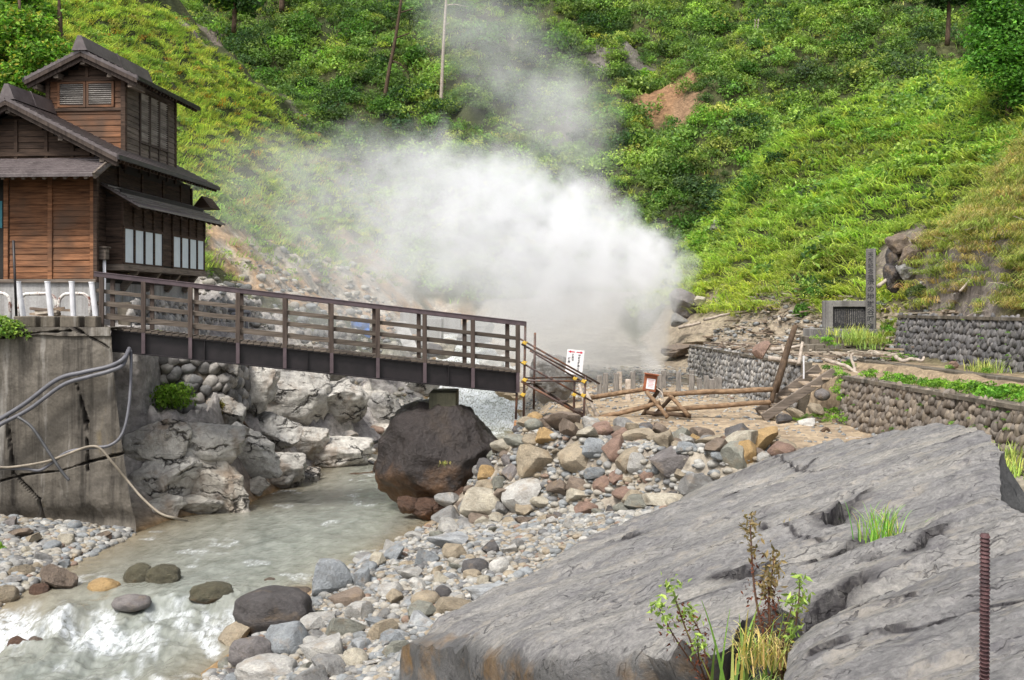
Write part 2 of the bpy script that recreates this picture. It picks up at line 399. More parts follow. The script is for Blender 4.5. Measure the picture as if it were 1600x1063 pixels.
def H(x, y, detail=True):
    x = np.asarray(x, float); y = np.asarray(y, float); x, y = np.broadcast_arrays(x, y)
    W = zw(y); a = xl(y); b = xr(y)
    # right bank: gravel bar, rubble slope, path, terrace
    d = x-b
    xc = np.clip(x, -1, 5)
    yf = 21.8-.72*(xc+.9)
    t = sstep(yf, yf+2.5, y)
    zp = I(y, [0, 26, 34, 40, 46, 52, 60], [-2.6, -2.6, -2.5, -2.2, -1.5, -.6, .8])
    zr = np.minimum(zp, W+.05+lerp(.2, 1.0, t)*d)
    st = sstep(.12, .34, x-wall_x(y))*(1-sstep(38, 41, y))
    zt = I(y, [20, 24.3, 27, 38], [-1.58, -1.58, -1.42, -1.42])
    zr = lerp(zr, np.maximum(zr, zt), st)
    led = sstep(1.3, 1.4, x-wall_x(y))*(1-sstep(28.4, 29, y))
    zr = lerp(zr, np.maximum(zr, -1.38), led)
    up = sstep(10.62, 10.8, x)*(1-sstep(29.6, 30.4, y))*sstep(16, 18, y)
    zr = lerp(zr, np.maximum(zr, -.3), up)
    # left bank
    d2 = a-x
    kk = I(y, [8, 23, 24.6, 25.5, 28, 31, 36, 42, 60], [.10, .10, 1.2, 2.2, 1.6, 1.0, .75, .5, .5])
    zl = W+.05+kk*d2
    front = y < wallD_y(x)+.15
    cap = np.where(front, -2.45, -.95)
    cap = lerp(cap, -.45, sstep(-8.45, -8.65, x)*sstep(22.75, 22.95, y))
    cap = lerp(cap, .05, sstep(-9.3, -9.6, x)*sstep(26.4, 26.9, y))
    cap = cap+np.clip(y-35, 0, 100)*.6
    cap = np.where(y < 22.7, -3.6, cap)
    zl = np.minimum(zl, cap)
    depth = np.minimum(np.clip(x-a, 0, None), np.clip(b-x, 0, None))
    bed = W-.55*sstep(0, 1.3, depth)
    z = np.where(x > b, zr, np.where(x < a, zl, bed))
    L, Rr, B = hills(x, y)
    hl = smax(smax(L, Rr, .8), B, 1.5)
    zz = smax(z, hl, .35)
    if detail:
        hillw = np.clip((hl-z+.3)/1.2, 0, 1)
        rockw = np.where(x < a, sstep(23.5, 25, y)*(1-sstep(.3, 1.2, hl-z+.5)), 0)*np.where((x < -8.3) & (y < 36), 0, 1)
        n = hillw*(fbm(P3(x*.28, y*.28, zz*.28), 4, 3)*(1.1+.9*sstep(55, 62, y))+fbm(P3(x*.9, y*.9, zz*.9), 3, 5)*.35)
        bk = rockw*sstep(.15, .9, d2)
        rn = ridged(P3(x*.75+y*.3, y*.75, zz*1.0), 4, 9)
        n = n+bk*((rn-.72)*1.5+.15)
        n = n+np.where((x > b) & (hillw < .5), fbm(P3(x*1.1, y*1.1, 0), 4, 21)*.06, 0)
        zz = zz+n
    return zz
def ray_hit(px, py, y0=6.0, y1=130.0):
    rx, rz = (px-800)/1700, (480-py)/1700
    ys = np.geomspace(y0, y1, 1500)
    h = H(rx*ys, ys)
    k = np.nonzero(h >= rz*ys)[0]
    y = ys[k[0]] if len(k) else y1
    return Vector((rx*y, y, rz*y))

# ground mesh, finer towards the viewer's bank
NY, NX = 620, 600
gy = np.geomspace(3.0, 150.0, NY); gu = np.linspace(-1.0, 1.05, NX)
GY, GU = np.meshgrid(gy, gu, indexing='ij'); GX = GU*GY
GZ = H(GX, GY)
v = np.stack([GX, GY, GZ], -1).reshape(-1, 3)
ii = np.arange(NY*NX).reshape(NY, NX)
f = np.stack([ii[:-1, :-1], ii[:-1, 1:], ii[1:, 1:], ii[1:, :-1]], -1).reshape(-1, 4)
# what the ground is made of, by place
def ground_kind(x, y):
    L, Rr, B = hills(x, y); z = H(x, y, False)
    hl = np.maximum(np.maximum(L, Rr), B)
    hillw = np.clip((hl-z+.6)/.6, 0, 1)
    n1 = fbm(P3(x*.35, y*.35, 4.0), 4, 31); n2 = fbm(P3(x*1.3, y*1.3, 9.0), 3, 37)
    return L, Rr, B, hillw, n1, n2
BARE = []
for (px, py, rw, c) in [(1045, 150, 1.9, (.21, .125, .07)), (1075, 175, 1.1, (.2, .13, .08)), (1000, 95, 1.5, (.15, .14, .125)), (930, 80, 1.4, (.14, .13, .12)), (330, 60, 1.3, (.2, .17, .15)), (300, 45, 1.0, (.2, .17, .15)),  (1420, 375, 1.1, (.16, .14, .12)), (1540, 450, 1.0, (.17, .15, .14)), (1480, 450, .9, (.17, .15, .14)),
                        (1440, 470, .9, (.17, .15, .13)), (880, 195, 1.3, (.12, .11, .1))]:
    q = ray_hit(px, py, 20); BARE.append((q.x, q.y, rw, c))
LBROWN = []
for (px, py, rw) in [(560, 455, 3.0), (420, 420, 2.2), (480, 440, 2.4), (640, 480, 3), (370, 400, 1.8)]:
    q = ray_hit(px, py, 30); LBROWN.append((q.x, q.y, rw))
def bare(x, y):
    n = fbm(P3(x*.8, y*.8, 2.0), 3, 55)*.8
    wgt = np.zeros_like(x)
    for bx, by, r, c in BARE: wgt = np.maximum(wgt, 1-sstep(.55, 1.1, np.hypot(x-bx, (y-by)*.8)/r+n))
    for bx, by, r in LBROWN: wgt = np.maximum(wgt, .9*(1-sstep(.6, 1.2, np.hypot(x-bx, y-by)/r+n)))
    return wgt
x, y = GX.ravel(), GY.ravel()
L, Rr, B, hillw, n1, n2 = ground_kind(x, y)
def C(*c): return np.array(c)
col = np.zeros((len(x), 3))
path = C(.30, .24, .17); grav = C(.27, .245, .205); pale = C(.42, .40, .37); grey = C(.27, .26, .255)
bankx = x > xr(y)
yf = 21.8-.72*(np.clip(x, -1, 5)+.9)
col[:] = grav
t = (sstep(yf+1.5, yf+3, y)*bankx)[:, None]; col = lerp(col, path, t)
t = (sstep(32, 40, y)*bankx)[:, None]; col = lerp(col, C(.31, .295, .27), t)
t = (sstep(.2, .8, x-wall_x(y))*(y > 10))[:, None]; col = lerp(col, C(.24, .19, .13), t)
left = x < xl(y)
t = (left*sstep(23.3, 24.5, y))[:, None]; col = lerp(col, grey, t)
t = (left*sstep(30, 36, y)*(1-.8*sstep(-.1, .4, n1)))[:, None]; col = lerp(col, pale, t)
t = (left*sstep(28, 31, y)*sstep(-.1, .25, fbm(P3(x*.8, y*.8, 1), 3, 77))*.7)[:, None]; col = lerp(col, C(.16, .155, .165), t)
t = (left*(1-sstep(22, 24, y)))[:, None]; col = lerp(col, C(.28, .245, .185), t)
inriv = (x >= xl(y)) & (x <= xr(y)); col[inriv] = C(.22, .16, .09)
shore = np.exp(-np.minimum(np.abs(x-xl(y)), np.abs(x-xr(y)))/.25)[:, None]*(y < 30)[:, None]; col = lerp(col, C(.27, .17, .08), shore*.75)
hg = lerp(C(.035, .045, .018), C(.06, .065, .028), sstep(-.4, .4, n1)[:, None])
col = lerp(col, hg, hillw[:, None])
t = (sstep(.9, .2, Rr+.4*n2)*(x > 5.5)*(y > 29.5)*(y < 47)*(Rr > B))[:, None]; col = lerp(col, C(.25, .215, .165), t)
nb = fbm(P3(x*.8, y*.8, 2.0), 3, 55)*.8
for bx, by, r, c in BARE:
    t = (1-sstep(.55, 1.1, np.hypot(x-bx, (y-by)*.8)/r+nb))[:, None]; col = lerp(col, C(*c), t)
for bx, by, r in LBROWN:
    t = (1-sstep(.6, 1.2, np.hypot(x-bx, y-by)/r+nb))[:, None]
    col = lerp(col, lerp(C(.34, .23, .14), C(.36, .33, .29), sstep(-.2, .3, n2)[:, None]), t)
k = NT('ground'); p = k.pos(); c = k.n('Attribute', 0, {'attribute_name': 'tint'})
fine = k.noise(p, 5, 6, .7); vor = k.n('TexVoronoi', 0, Vector=p, Scale=7.0); vc = k.ramp(k.n('TexVoronoi', 1, Vector=p, Scale=9.0), [(.2, (.3,)*3), (.8, (.72,)*3)])
c2 = k.mix(1.0, c, k.ramp(fine, [(.3, (.66, .64, .62)), (.7, (1.32, 1.3, 1.27))]), 'MULTIPLY')
c2 = k.mix(.35, c2, k.mix(1.0, c2, vc, 'OVERLAY'))
lg = k.noise(k.mapping(p, (1, 1, 2.5)), 1.4, 5, .65)
c2 = k.mix(1.0, c2, k.ramp(lg, [(.35, (.74, .72, .72)), (.65, (1.2, 1.2, 1.18))]), 'MULTIPLY')
M['ground'] = k.surf(c2, .9, k.bump(k.math('ADD', fine, k.math('MULTIPLY', vor, .8)), .6, .06), .2)
ground = np_obj('ground', v, f, M['ground'], smooth=True, attrs={'tint': ('FLOAT_COLOR', np.c_[col, np.ones(len(col))])})
tag(ground, 'valley floor and steep hillsides round the river', None, None, 'structure')

# ------------------------------------------------------------------ river
ny, nx = 1000, 330
wy = np.geomspace(8.5, 66, ny); wt = np.linspace(0, 1, nx)
a = xl(wy)[:, None]-.9; b = xr(wy)[:, None]+.9
WX = a+(b-a)*wt[None]; WY = np.repeat(wy[:, None], nx, 1)
x, y = WX.ravel(), WY.ravel()
edge = np.minimum(x-xl(y), xr(y)-x)
rap = np.exp(-((y-17.0-.25*(x+5.5))/1.1)**2)*sstep(-.1, .8, edge)+.5*np.exp(-((y-14.9)/1.2)**2)
upr = sstep(32.5, 37, y)
mid = np.exp(-((y-20.5)/1.6)**2)*.25
amp = .02+.2*rap+.09*upr+.03*mid
wav = fbm(P3(x*1.7, y*1.1, 3), 4, 41)*1.2+.8*(ridged(P3(x*2.6+y*.5, y*1.6, 1), 4, 47)-.6)
z = zw(y)+amp*wav+.006*fbm(P3(x*4, y*2.2, 0), 2, 43)
fo = fbm(P3(x*1.5+.4*y, y*1.1, 7), 5, 51)+.35*fbm(P3(x*6, y*4, 2), 3, 53)
st2 = fbm(P3(x*3.2+1.2*y, y*1.0-.6*x, 5), 4, 57)
foam = np.clip((rap*1.05+fo*1.1+st2*.8-.55)*1.25, 0, 1)*sstep(.05, .4, rap)
foam = np.maximum(foam, np.clip((upr*1.35+fo*1.1-.6)*1.6, 0, 1)*upr)
foam = np.maximum(foam, np.clip((fo-.42)*3, 0, .4)*(y < 30))
shal = np.exp(-np.clip(edge, 0, None)/np.where(x-xl(y) < xr(y)-x, .95, .5))
ii = np.arange(ny*nx).reshape(ny, nx)
f = np.stack([ii[:-1, :-1], ii[:-1, 1:], ii[1:, 1:], ii[1:, :-1]], -1).reshape(-1, 4)
k = NT('river_water'); p = k.pos()
fa = k.n('Attribute', 2, {'attribute_name': 'foam'}); sa = k.n('Attribute', 2, {'attribute_name': 'shallow'})
n_ = k.noise(k.mapping(p, (2.0, 1.0, 1)), 2.2, 5, .6); n2_ = k.noise(k.mapping(p, (1.6, 1, 1)), 7, 4, .6)
c = k.ramp(n_, [(.3, (.14, .155, .135)), (.7, (.265, .28, .25))])
c = k.mix(k.math('MULTIPLY', sa, .8), c, (.21, .15, .075))
fm = k.math('MULTIPLY', fa, k.ramp(k.noise(k.mapping(p, (3.2, 1.0, 1), (0, 0, -.35)), 5, 7, .75), [(.38, (.08, .08, .08)), (.58, (1, 1, 1))]))
c = k.mix(fm, c, (.64, .67, .69))
rg = k.math('ADD', k.math('MULTIPLY', fm, .5), .09)
h = k.math('ADD', n_, k.math('MULTIPLY', n2_, .5))
M['water'] = k.surf(c, rg, k.bump(h, .55, .05), .5)
wo_ = np_obj('river', np.stack([x, y, z], -1), f, M['water'], smooth=True, attrs={'foam': ('FLOAT', foam), 'shallow': ('FLOAT', shal)})
tag(wo_, 'milky green stream breaking into white rapids', None, None, 'structure')
# ------------------------------------------------------------------ the wooden house over the river
A_ = R(4.4)
HM = Matrix(((math.cos(A_), math.sin(A_), 0, -9.97), (-math.sin(A_), math.cos(A_), 0, 26.0), (0, 0, 1, 0), (0, 0, 0, 1)))
def hb(): return MB(HM)
house = thing('wooden_house', 'old dark timber house with stepped gable roofs standing above the concrete river wall', 'house', (-10, 26, -.3))
def boards(mb, u0, u1, v, z0, z1, h=.145, jit=.008, side=False):
    n = max(1, round((z1-z0)/h)); h = (z1-z0)/n
    for i in range(n):
        o_ = random.uniform(0, jit)
        za, zb = z0+i*h+.003, z0+(i+1)*h-.003
        # a lapped board: lower edge stands further out
        if side:
            mb.add([(v, u0, za), (v, u1, za), (v, u1, zb), (v, u0, zb), (v+.026+o_, u0, za), (v+.026+o_, u1, za), (v+.01+o_, u1, zb), (v+.01+o_, u0, zb)],
                   [(0,1,2,3), (4,7,6,5), (0,4,5,1), (3,2,6,7), (0,3,7,4), (1,5,6,2)])
        else:
            mb.add([(u0, v, za), (u1, v, za), (u1, v, zb), (u0, v, zb), (u0, v-.026-o_, za), (u1, v-.026-o_, za), (u1, v-.01-o_, zb), (u0, v-.01-o_, zb)],
                   [(0,1,2,3), (4,7,6,5), (0,4,5,1), (3,2,6,7), (0,3,7,4), (1,5,6,2)])
    return mb
# wall cores
c_ = hb(); c_.span((-4.6, .03, .3), (-.03, 6.25, 3.6)); c_.span((-1.95, 1.65, 3.4), (.0, 4.95, 5.85))
c_.add([(-4.6, .04, 3.55), (-.03, .04, 3.55), (-1.95, .04, 4.72), (-4.6, 6.2, 3.55), (-.03, 6.2, 3.55), (-1.95, 6.2, 4.72)], [(0,1,2), (3,5,4), (0,2,5,3), (1,4,5,2)])
c_.add([(-1.95, 1.66, 5.8), (.0, 1.66, 5.8), (-.96, 1.66, 6.3), (-1.95, 4.95, 5.8), (.0, 4.95, 5.8), (-.96, 4.95, 6.3)], [(0,1,2), (3,5,4), (0,2,5,3), (1,4,5,2)])
c_.build('wall', M['dark_void'], house)
# warm lower front
for ua, ub in ((-2.12, -1.16), (-1.05, -.12)): boards(hb(), ua, ub, .03, .68, 3.2).build('front_boarding', M['wood_warm'], house)
for u in (-2.2, -1.1, -.055): hb().span((u-.055, -.035, .665), (u+.055, .04, 3.3)).build('front_post', M['wood_warm'], house, .006)
hb().span((-4.6, -.09, .585), (.06, .02, .665)).build('sill_board', M['wood_grey'], house, .006)
m = hb(); m.span((-.02, -.05, .6), (.075, .06, 3.5)); m.build('corner_post', M['wood_dark'], house, .006)
# doorway at the frame's edge
m = hb(); m.span((-3.2, .0, .68), (-2.28, .028, 2.9)); dr = m.build('door', M['dark_void'], house)
hb().span((-2.95, -.012, 1.9), (-2.3, -.002, 2.55)).build('curtain', M['teal'], dr)
# upper gable wall, dark
m = boards(hb(), -4.5, -.03, .03, 3.2, 3.52)
n = 8
for i in range(n):
    za = 3.52+i*.145; half = (4.72-za-.14)/.5128*.98
    if half > .05: boards(m, max(-4.5, -1.95-half), min(-.03, -1.95+half), .03, za, za+.145)
m.build('gable_boarding', M['wood_dark'], house)
m = hb()
for u in (-3.1, -1.95, -1.2, -.55): hb().span((u-.04, -.03, 3.5), (u+.04, .035, min(4.5, 4.6-abs(u+1.95)*.51))).build('gable_batten', M['wood_dark'], house)
m.span((-4.5, -.045, 3.62), (-.1, -.012, 3.72)); m.build('gable_batten', M['wood_dark'], house)
# side wall, upper dark boards + battens, foundation
boards(hb(), .05, 6.25, -.03, .75, 3.45, side=True).build('side_boarding', M['wood_dark'], house)
for vv in (1.3, 2.7, 4.1, 5.4, 6.22): hb().span((-.02, vv-.045, 2.4), (.03, vv+.045, 3.5)).build('side_batten', M['wood_dark'], house)
m = hb(); m.span((-4.6, -.02, -.75), (-.02, 6.2, .59)); m.build('foundation', M['concrete_pale'], house)
for vv in (1.5, 2.9, 4.3, 5.6): hb().bar((0, vv, .45), (.4, vv, .98), .14, .16).build('bracket', M['wood_grey'], house)
# projecting bay with frosted panes
U = .41
m = hb(); m.span((-.02, .62, 1.02), (U-.03, 6.16, 2.9)); m.build('bay_wall', M['dark_void'], house)
m = boards(hb(), .0, U, .62, 1.02, 2.7); m.build('bay_boarding', M['wood_dark'], house)
boards(hb(), .62, 6.18, U-.03, 1.98, 2.72, side=True).build('bay_boarding', M['wood_dark'], house); boards(hb(), 3.12, 3.7, U-.03, 1.1, 1.98, side=True).build('bay_boarding', M['wood_dark'], house)
for vv in (.62, 1.25, 1.85, 2.45, 3.08, 3.72, 4.35, 4.95, 5.55, 6.17): hb().span((U-.02, vv-.035, 1.98), (U+.035, vv+.035, 2.72)).build('bay_batten', M['wood_dark'], house)
hb().span((-.02, .58, .9), (U+.05, 6.22, 1.05)).build('bay_sill', M['wood_grey'], house, .008)
for (va, vb) in ((.66, 3.08), (3.74, 6.16)):
    fr = hb(); fr.span((U-.02, va, 1.05), (U+.03, vb, 1.1)); fr.span((U-.02, va, 1.93), (U+.03, vb, 2.0))
    w4 = (vb-va)/4
    for i in range(5): fr.span((U-.02, va+i*w4-.035-(i == 4)*.03, 1.08), (U+.034, va+i*w4+.045-(i == 4)*.05, 1.95))
    wn = fr.build('window', M['wood_dark'], house, .004)
    pn = hb()
    for i in range(4): pn.span((U-.015, va+i*w4+.045, 1.1), (U+.006, va+(i+1)*w4-.05, 1.93))
    pn.build('pane', M['pane'], wn)
# roofs -------------------------------------------------
def roof_slab(name, u0, z0, u1, z1, v0, v1, th=.07, parent=house, seams=True, mat='roof'):
    m = hb(); d = Vector((u1-u0, 0, z1-z0)); L = d.length; d.normalize(); nrm = Vector((-d.z, 0, d.x)) if d.x > 0 else Vector((d.z, 0, -d.x))
    a, b, c, e = Vector((u0, v0, z0)), Vector((u1, v0, z1)), Vector((u1, v1, z1)), Vector((u0, v1, z0))
    m.prism([a, b, c, e], nrm*th)
    if seams:
        n = int(L/.2)
        for i in range(1, n+1):
            q = d*(i*L/(n+.5))
            m.prism([a+q+nrm*(th-.004), a+q+d*.05+nrm*(th-.004), e+q+d*.05+nrm*(th-.004), e+q+nrm*(th-.004)], nrm*.022)
    return m.build(name, M[mat], parent)
def gable_roof(name, uc, zt, half, zl, v0, v1, cap):
    r1 = roof_slab(name, uc, zt, uc+half, zl, v0, v1)
    r2 = roof_slab(name, uc, zt, uc-half, zl, v0, v1)
    # barge boards, two steps
    for s in (1, -1):
        m = hb(); d = Vector((s*half, 0, zl-zt)).normalized()
        m.bar((uc, v0+.03, zt-.05), (uc+s*half, v0+.03, zl-.05), .05, .1, (0, 0, 1)); m.bar((uc, v0+.1, zt-.15), (uc+s*(half-.04), v0+.1, zl-.13), .05, .11, (0, 0, 1))
        m.build('barge_board', M['wood_post'], r1 if s > 0 else r2)
        m = hb(); n = int((v1-v0)/.22)
        for i in range(n+1):
            vv = v0+.08+i*(v1-v0-.16)/n
            m.bar((uc+s*half*.35, vv, zt+(zl-zt)*.35-.06), (uc+s*(half-.05), vv, zl-.05), .06, .08)
        m.build('rafter', M['wood_dark'], r1 if s > 0 else r2)
        m = hb(); m.bar((uc+s*(half+.01), v0, zl+.02), (uc+s*(half+.01), v1, zl+.02), .05, .1); m.build('eave_edge', M['girder'], r1 if s > 0 else r2)
    # purlin ends under the barge
    for t in (-.98, -.55, 0, .55, .98):
        u = uc+t*half*.86; z = zt+(zl-zt)*abs(t)*.86-.22
        hb().span((u-.06, v0+.12, z-.07), (u+.06, v0+.9, z+.07)).build('purlin', M['wood_grey'], house)
    # ridge cap: tall folded sheet
    z = zt
    m = hb(); m.add([(uc-.2, cap[0], z+.03), (uc+.2, cap[0], z+.03), (uc+.05, cap[0], z+.4), (uc-.05, cap[0], z+.4), (uc-.2, cap[1], z+.03), (uc+.2, cap[1], z+.03), (uc+.05, cap[1], z+.4), (uc-.05, cap[1], z+.4)],
                    [(0,1,2,3), (4,7,6,5), (0,4,5,1), (1,5,6,2), (2,6,7,3), (3,7,4,0)])
    for q in np.linspace(cap[0], cap[1], 3)[1:-1]: m.add([(uc-.21, q, z+.03), (uc+.21, q, z+.03), (uc+.06, q, z+.42), (uc-.06, q, z+.42), (uc-.21, q+.03, z+.03), (uc+.21, q+.03, z+.03), (uc+.06, q+.03, z+.42), (uc-.06, q+.03, z+.42)],
                    [(0,1,2,3), (4,7,6,5), (0,4,5,1), (1,5,6,2), (2,6,7,3), (3,7,4,0)])
    m.build('ridge_cap', M['roof'], r1)
gable_roof('main_roof', -1.95, 4.88, 2.73, 3.49, -.5, 6.4, (-.45, 1.6))
gable_roof('tower_roof', -.95, 6.4, 1.47, 5.7, 1.2, 5.5, (1.15, 5.25))
# pent roof over the front
m = hb(); m.add([(-4.8, .05, 3.52), (.55, .05, 3.52), (.42, -.85, 3.02), (-4.8, -.85, 3.02), (-4.8, .05, 3.6), (.55, .05, 3.6), (.42, -.85, 3.09), (-4.8, -.85, 3.09)],
                [(0,3,2,1), (4,5,6,7), (0,1,5,4), (1,2,6,5), (2,3,7,6), (3,0,4,7)])
for i in range(1, 7):
    t = i/7; z = 3.6-.51*t; vv = .05-.9*t; u = .55-.13*t
    m.add([(-4.8, vv, z-.01), (u, vv, z-.01), (u, vv-.07, z-.05), (-4.8, vv-.07, z-.05), (-4.8, vv, z+.025), (u, vv, z+.025), (u, vv-.07, z-.015), (-4.8, vv-.07, z-.015)],
          [(0,3,2,1), (4,5,6,7), (0,1,5,4), (1,2,6,5), (2,3,7,6), (3,0,4,7)])
pr = m.build('pent_roof', M['roof'], house)
m = hb()
for i in range(20): u = -4.6+i*.25; m.bar((u, .0, 3.44), (u, -.8, 3.0), .07, .07)
m.build('rafter', M['wood_grey'], pr)
m = hb(); m.bar((.5, .02, 3.58), (.39, -.87, 3.03), .06, .14); m.build('barge_board', M['wood_grey'], pr)
# sloping roof over the bay
m = hb(); m.add([(.0, .3, 2.96), (.95, .3, 2.42), (.95, 6.45, 2.42), (0, 6.35, 2.96), (.0, .3, 3.02), (.95, .3, 2.47), (.95, 6.45, 2.47), (0, 6.35, 3.02)],
                [(0,1,2,3), (4,7,6,5), (0,4,5,1), (1,5,6,2), (2,6,7,3), (3,7,4,0)])
for i in range(1, 6):
    t = i/6; m.bar((.95*t, .3, 3.03-.545*t), (.95*t, 6.4, 3.03-.545*t), .05, .03)
br = m.build('bay_roof', M['roof'], house)
m = hb()
for i in range(14): vv = .5+i*.44; m.bar((.0, vv, 2.9), (.9, vv, 2.39), .06, .07)
m.build('rafter', M['wood_dark'], br)
m = hb(); m.add([(.0, 6.3, 2.95), (.55, 6.3, 2.95), (.28, 6.3, 3.3), (.0, 7.2, 2.95), (.55, 7.2, 2.95), (.28, 7.2, 3.3)], [(0,1,2), (3,5,4), (0,2,5,3), (1,4,5,2), (0,3,4,1)])
m.build('small_gable_roof', M['wood_dark'], house)
# tower boarding, louvres
m = boards(hb(), -1.98, -.02, 1.63, 3.6, 5.05); m.build('tower_boarding', M['wood_warm'], house)
for ua, ub in ((-1.98, -1.74), (-.24, -.02)): boards(hb(), ua, ub, 1.63, 5.05, 5.75).build('tower_boarding', M['wood_warm'], house)
m = hb()
for i in range(4):
    za = 5.75+i*.145; hf = (6.3-za-.13)/.55
    if hf > .03: boards(m, -.96-hf, -.96+hf, 1.63, za, za+.145)
m.build('tower_gable', M['wood_dark'], house)
boards(hb(), 1.65, 4.95, .0, 3.6, 5.8, side=True).build('tower_boarding', M['wood_grey'], house)
for nm, a, b in [('tower_post', (-2.04, 1.56, 3.5), (-1.94, 1.66, 5.85)), ('tower_post', (-.06, 1.55, 3.5), (.06, 1.68, 5.85)), ('tower_post', (-.05, 4.88, 3.5), (.05, 4.99, 5.85)), ('tower_beam', (-1.94, 1.56, 5.74), (-.06, 1.62, 5.84)), ('tower_beam', (-1.94, 1.57, 4.98), (-.06, 1.62, 5.06)), ('gable_strut', (-1.0, 1.57, 5.84), (-.92, 1.62, 6.25))]:
    hb().span(a, b).build(nm, M['wood_dark'], house, .006)
def louvre(u0, u1, v0, v1, z0, z1, n, side):
    f_ = hb()
    if not side:
        for u in (u0, u1): f_.span((u-.03, v0-.035, z0), (u+.03, v0+.02, z1))
        f_.span((u0+.03, v0-.034, z0), (u1-.03, v0+.02, z0+.05)); f_.span((u0+.03, v0-.034, z1-.05), (u1-.03, v0+.02, z1))
    else:
        for q in (v0, v1): f_.span((u0-.02, q-.035, z0), (u0+.045, q+.035, z1))
        f_.span((u0-.02, v0+.035, z0), (u0+.044, v1-.035, z0+.06)); f_.span((u0-.02, v0+.035, z1-.06), (u0+.044, v1-.035, z1))
    o = f_.build('window', M['wood_warm'] if not side else M['wood_post'], house)
    s_ = hb()
    for i in range(n):
        z = z0+.06+(z1-z0-.12)*(i+.5)/n
        if not side: s_.bar((u0+.03, v0-.012, z), (u1-.03, v0-.012, z), .045, .012, (0, .7, 1))
        else: s_.bar((u0+.02, v0+.03, z), (u0+.02, v1-.03, z), .055, .014, (-.7, 0, 1))
    s_.build('louvre_slat', M['louvre'], o)
louvre(-1.7, -1.02, 1.6, 0, 5.08, 5.73, 10, False); louvre(-.94, -.28, 1.6, 0, 5.08, 5.73, 10, False)
for q in (2.5, 3.12, 3.74): louvre(.02, 0, q, q+.56, 4.3, 5.68, 22, True)
for q in (2.5, 3.12, 3.74, 4.34): hb().span((.01, q-.03, 3.5), (.05, q+.03, 4.3)).build('tower_batten', M['wood_post'], house)
# pipe and lamp at the corner
m = hb(); m.tube([(.12, .25, -.3), (.12, .25, 1.15)], .04); m.build('drain_pipe', M['white_paint'], house, smooth=True)
m = hb(); m.span((.03, .14, 1.15), (.2, .34, 1.42)); m.span((.0, .1, 1.42), (.23, .38, 1.46)); m.build('meter_box', M['wood_grey'], house)

# ------------------------------------------------------------------ concrete river wall
cw = thing('concrete_wall', 'tall cracked concrete river wall with dark stains below the house', 'retaining wall', (-10, 22.6, -4.4))
nxw, nzw = 420, 220
uu = np.linspace(-14.5, 0, nxw); zz_ = np.linspace(0, 1, nzw)
Ug, Tg = np.meshgrid(uu, zz_, indexing='ij')
X_ = -8.32+Ug+.55*(1-Tg)**1.5*sstep(-2.5, 0, Ug); Z_ = -4.75+Tg*4.33
Y_ = 22.62-.10*(1-Tg)-.02*Ug
rec = np.exp(-((X_+9.0)/1.3)**2)*np.exp(-((Z_+4.45)/.28)**2)+.8*np.exp(-((X_+10.6)/.7)**2)*np.exp(-((Z_+4.6)/.3)**2)
Y_ = Y_+.25*rec-.05*fbm(P3(X_*.9, Z_*.9, 3), 4, 61)-.02*fbm(P3(X_*5, Z_*5, 3), 3, 63)-.05*sstep(-.62, -.6, Z_+.06*fbm(P3(X_*1.5, 0, 4), 3, 3))
CK_ = np.zeros_like(Y_)
def crack(pts, wd=.03, dp=.09):
    global Y_, CK_
    for i in range(len(pts)-1):
        (x0, z0), (x1, z1) = pts[i], pts[i+1]
        dx, dz = x1-x0, z1-z0; L2 = dx*dx+dz*dz
        t = np.clip(((X_-x0)*dx+(Z_-z0)*dz)/L2, 0, 1)
        dd = np.hypot(X_-x0-t*dx, Z_-z0-t*dz)+.02*fbm(P3(X_*6, Z_*6, 1), 2, 5)
        dd = dd+.03*fbm(P3(X_*3, Z_*3, 7), 3, 5)
        Y_ = Y_+dp*np.clip(1-dd/wd, 0, 1); CK_ = np.maximum(CK_, np.clip(1.15-np.abs(dd)/wd*1.3, 0, 1))
def wpx(*pp): return [((px-800)/1700*22.6, (480-py)/1700*22.6) for px, py in pp]
CR = [wpx((0, 752), (40, 742), (95, 736), (140, 722), (215, 703)), wpx((120, 600), (135, 660), (138, 735)), wpx((100, 505), (130, 520), (172, 545)), wpx((10, 650), (20, 740), (60, 780), (65, 830)), wpx((0, 528), (60, 520), (110, 517)), wpx((195, 705), (215, 770))]
for c in CR: crack(c, .032, .10)
vt = np.stack([X_, Y_, Z_], -1).reshape(-1, 3)
ii = np.arange(nxw*nzw).reshape(nxw, nzw)
fc = np.stack([ii[:-1, :-1], ii[1:, :-1], ii[1:, 1:], ii[:-1, 1:]], -1).reshape(-1, 4)
# top, right return and back
back = len(vt)
tb = np.stack([X_[:, -1], Y_[:, -1]+.9+0*X_[:, -1], Z_[:, -1]], -1); rb = np.stack([X_[-1, :]-1.5, Y_[-1, :]+3.6, Z_[-1, :]], -1)
vt = np.vstack([vt, tb, rb]); it = back+np.arange(nxw); ir = back+nxw+np.arange(nzw)
fc = np.vstack([fc, np.stack([ii[:-1, -1], ii[1:, -1], it[1:], it[:-1]], -1), np.stack([ii[-1, :-1], ir[:-1], ir[1:], ii[-1, 1:]], -1)])
np_obj('wall_face', vt, fc, M['concrete'], cw, smooth=False, attrs={'crack': ('FLOAT', np.r_[CK_.ravel(), np.zeros(nxw+nzw)])})
cbs = [(28, 62, 'low dark concrete block on the river wall, beside the leafy shrub'), (70, 92, 'low dark concrete block on the river wall, between the white posts'), (100, 130, 'low dark concrete block on the river wall, draped with a grey rag'), (138, 156, 'low dark concrete block on the river wall, nearest the footbridge')]
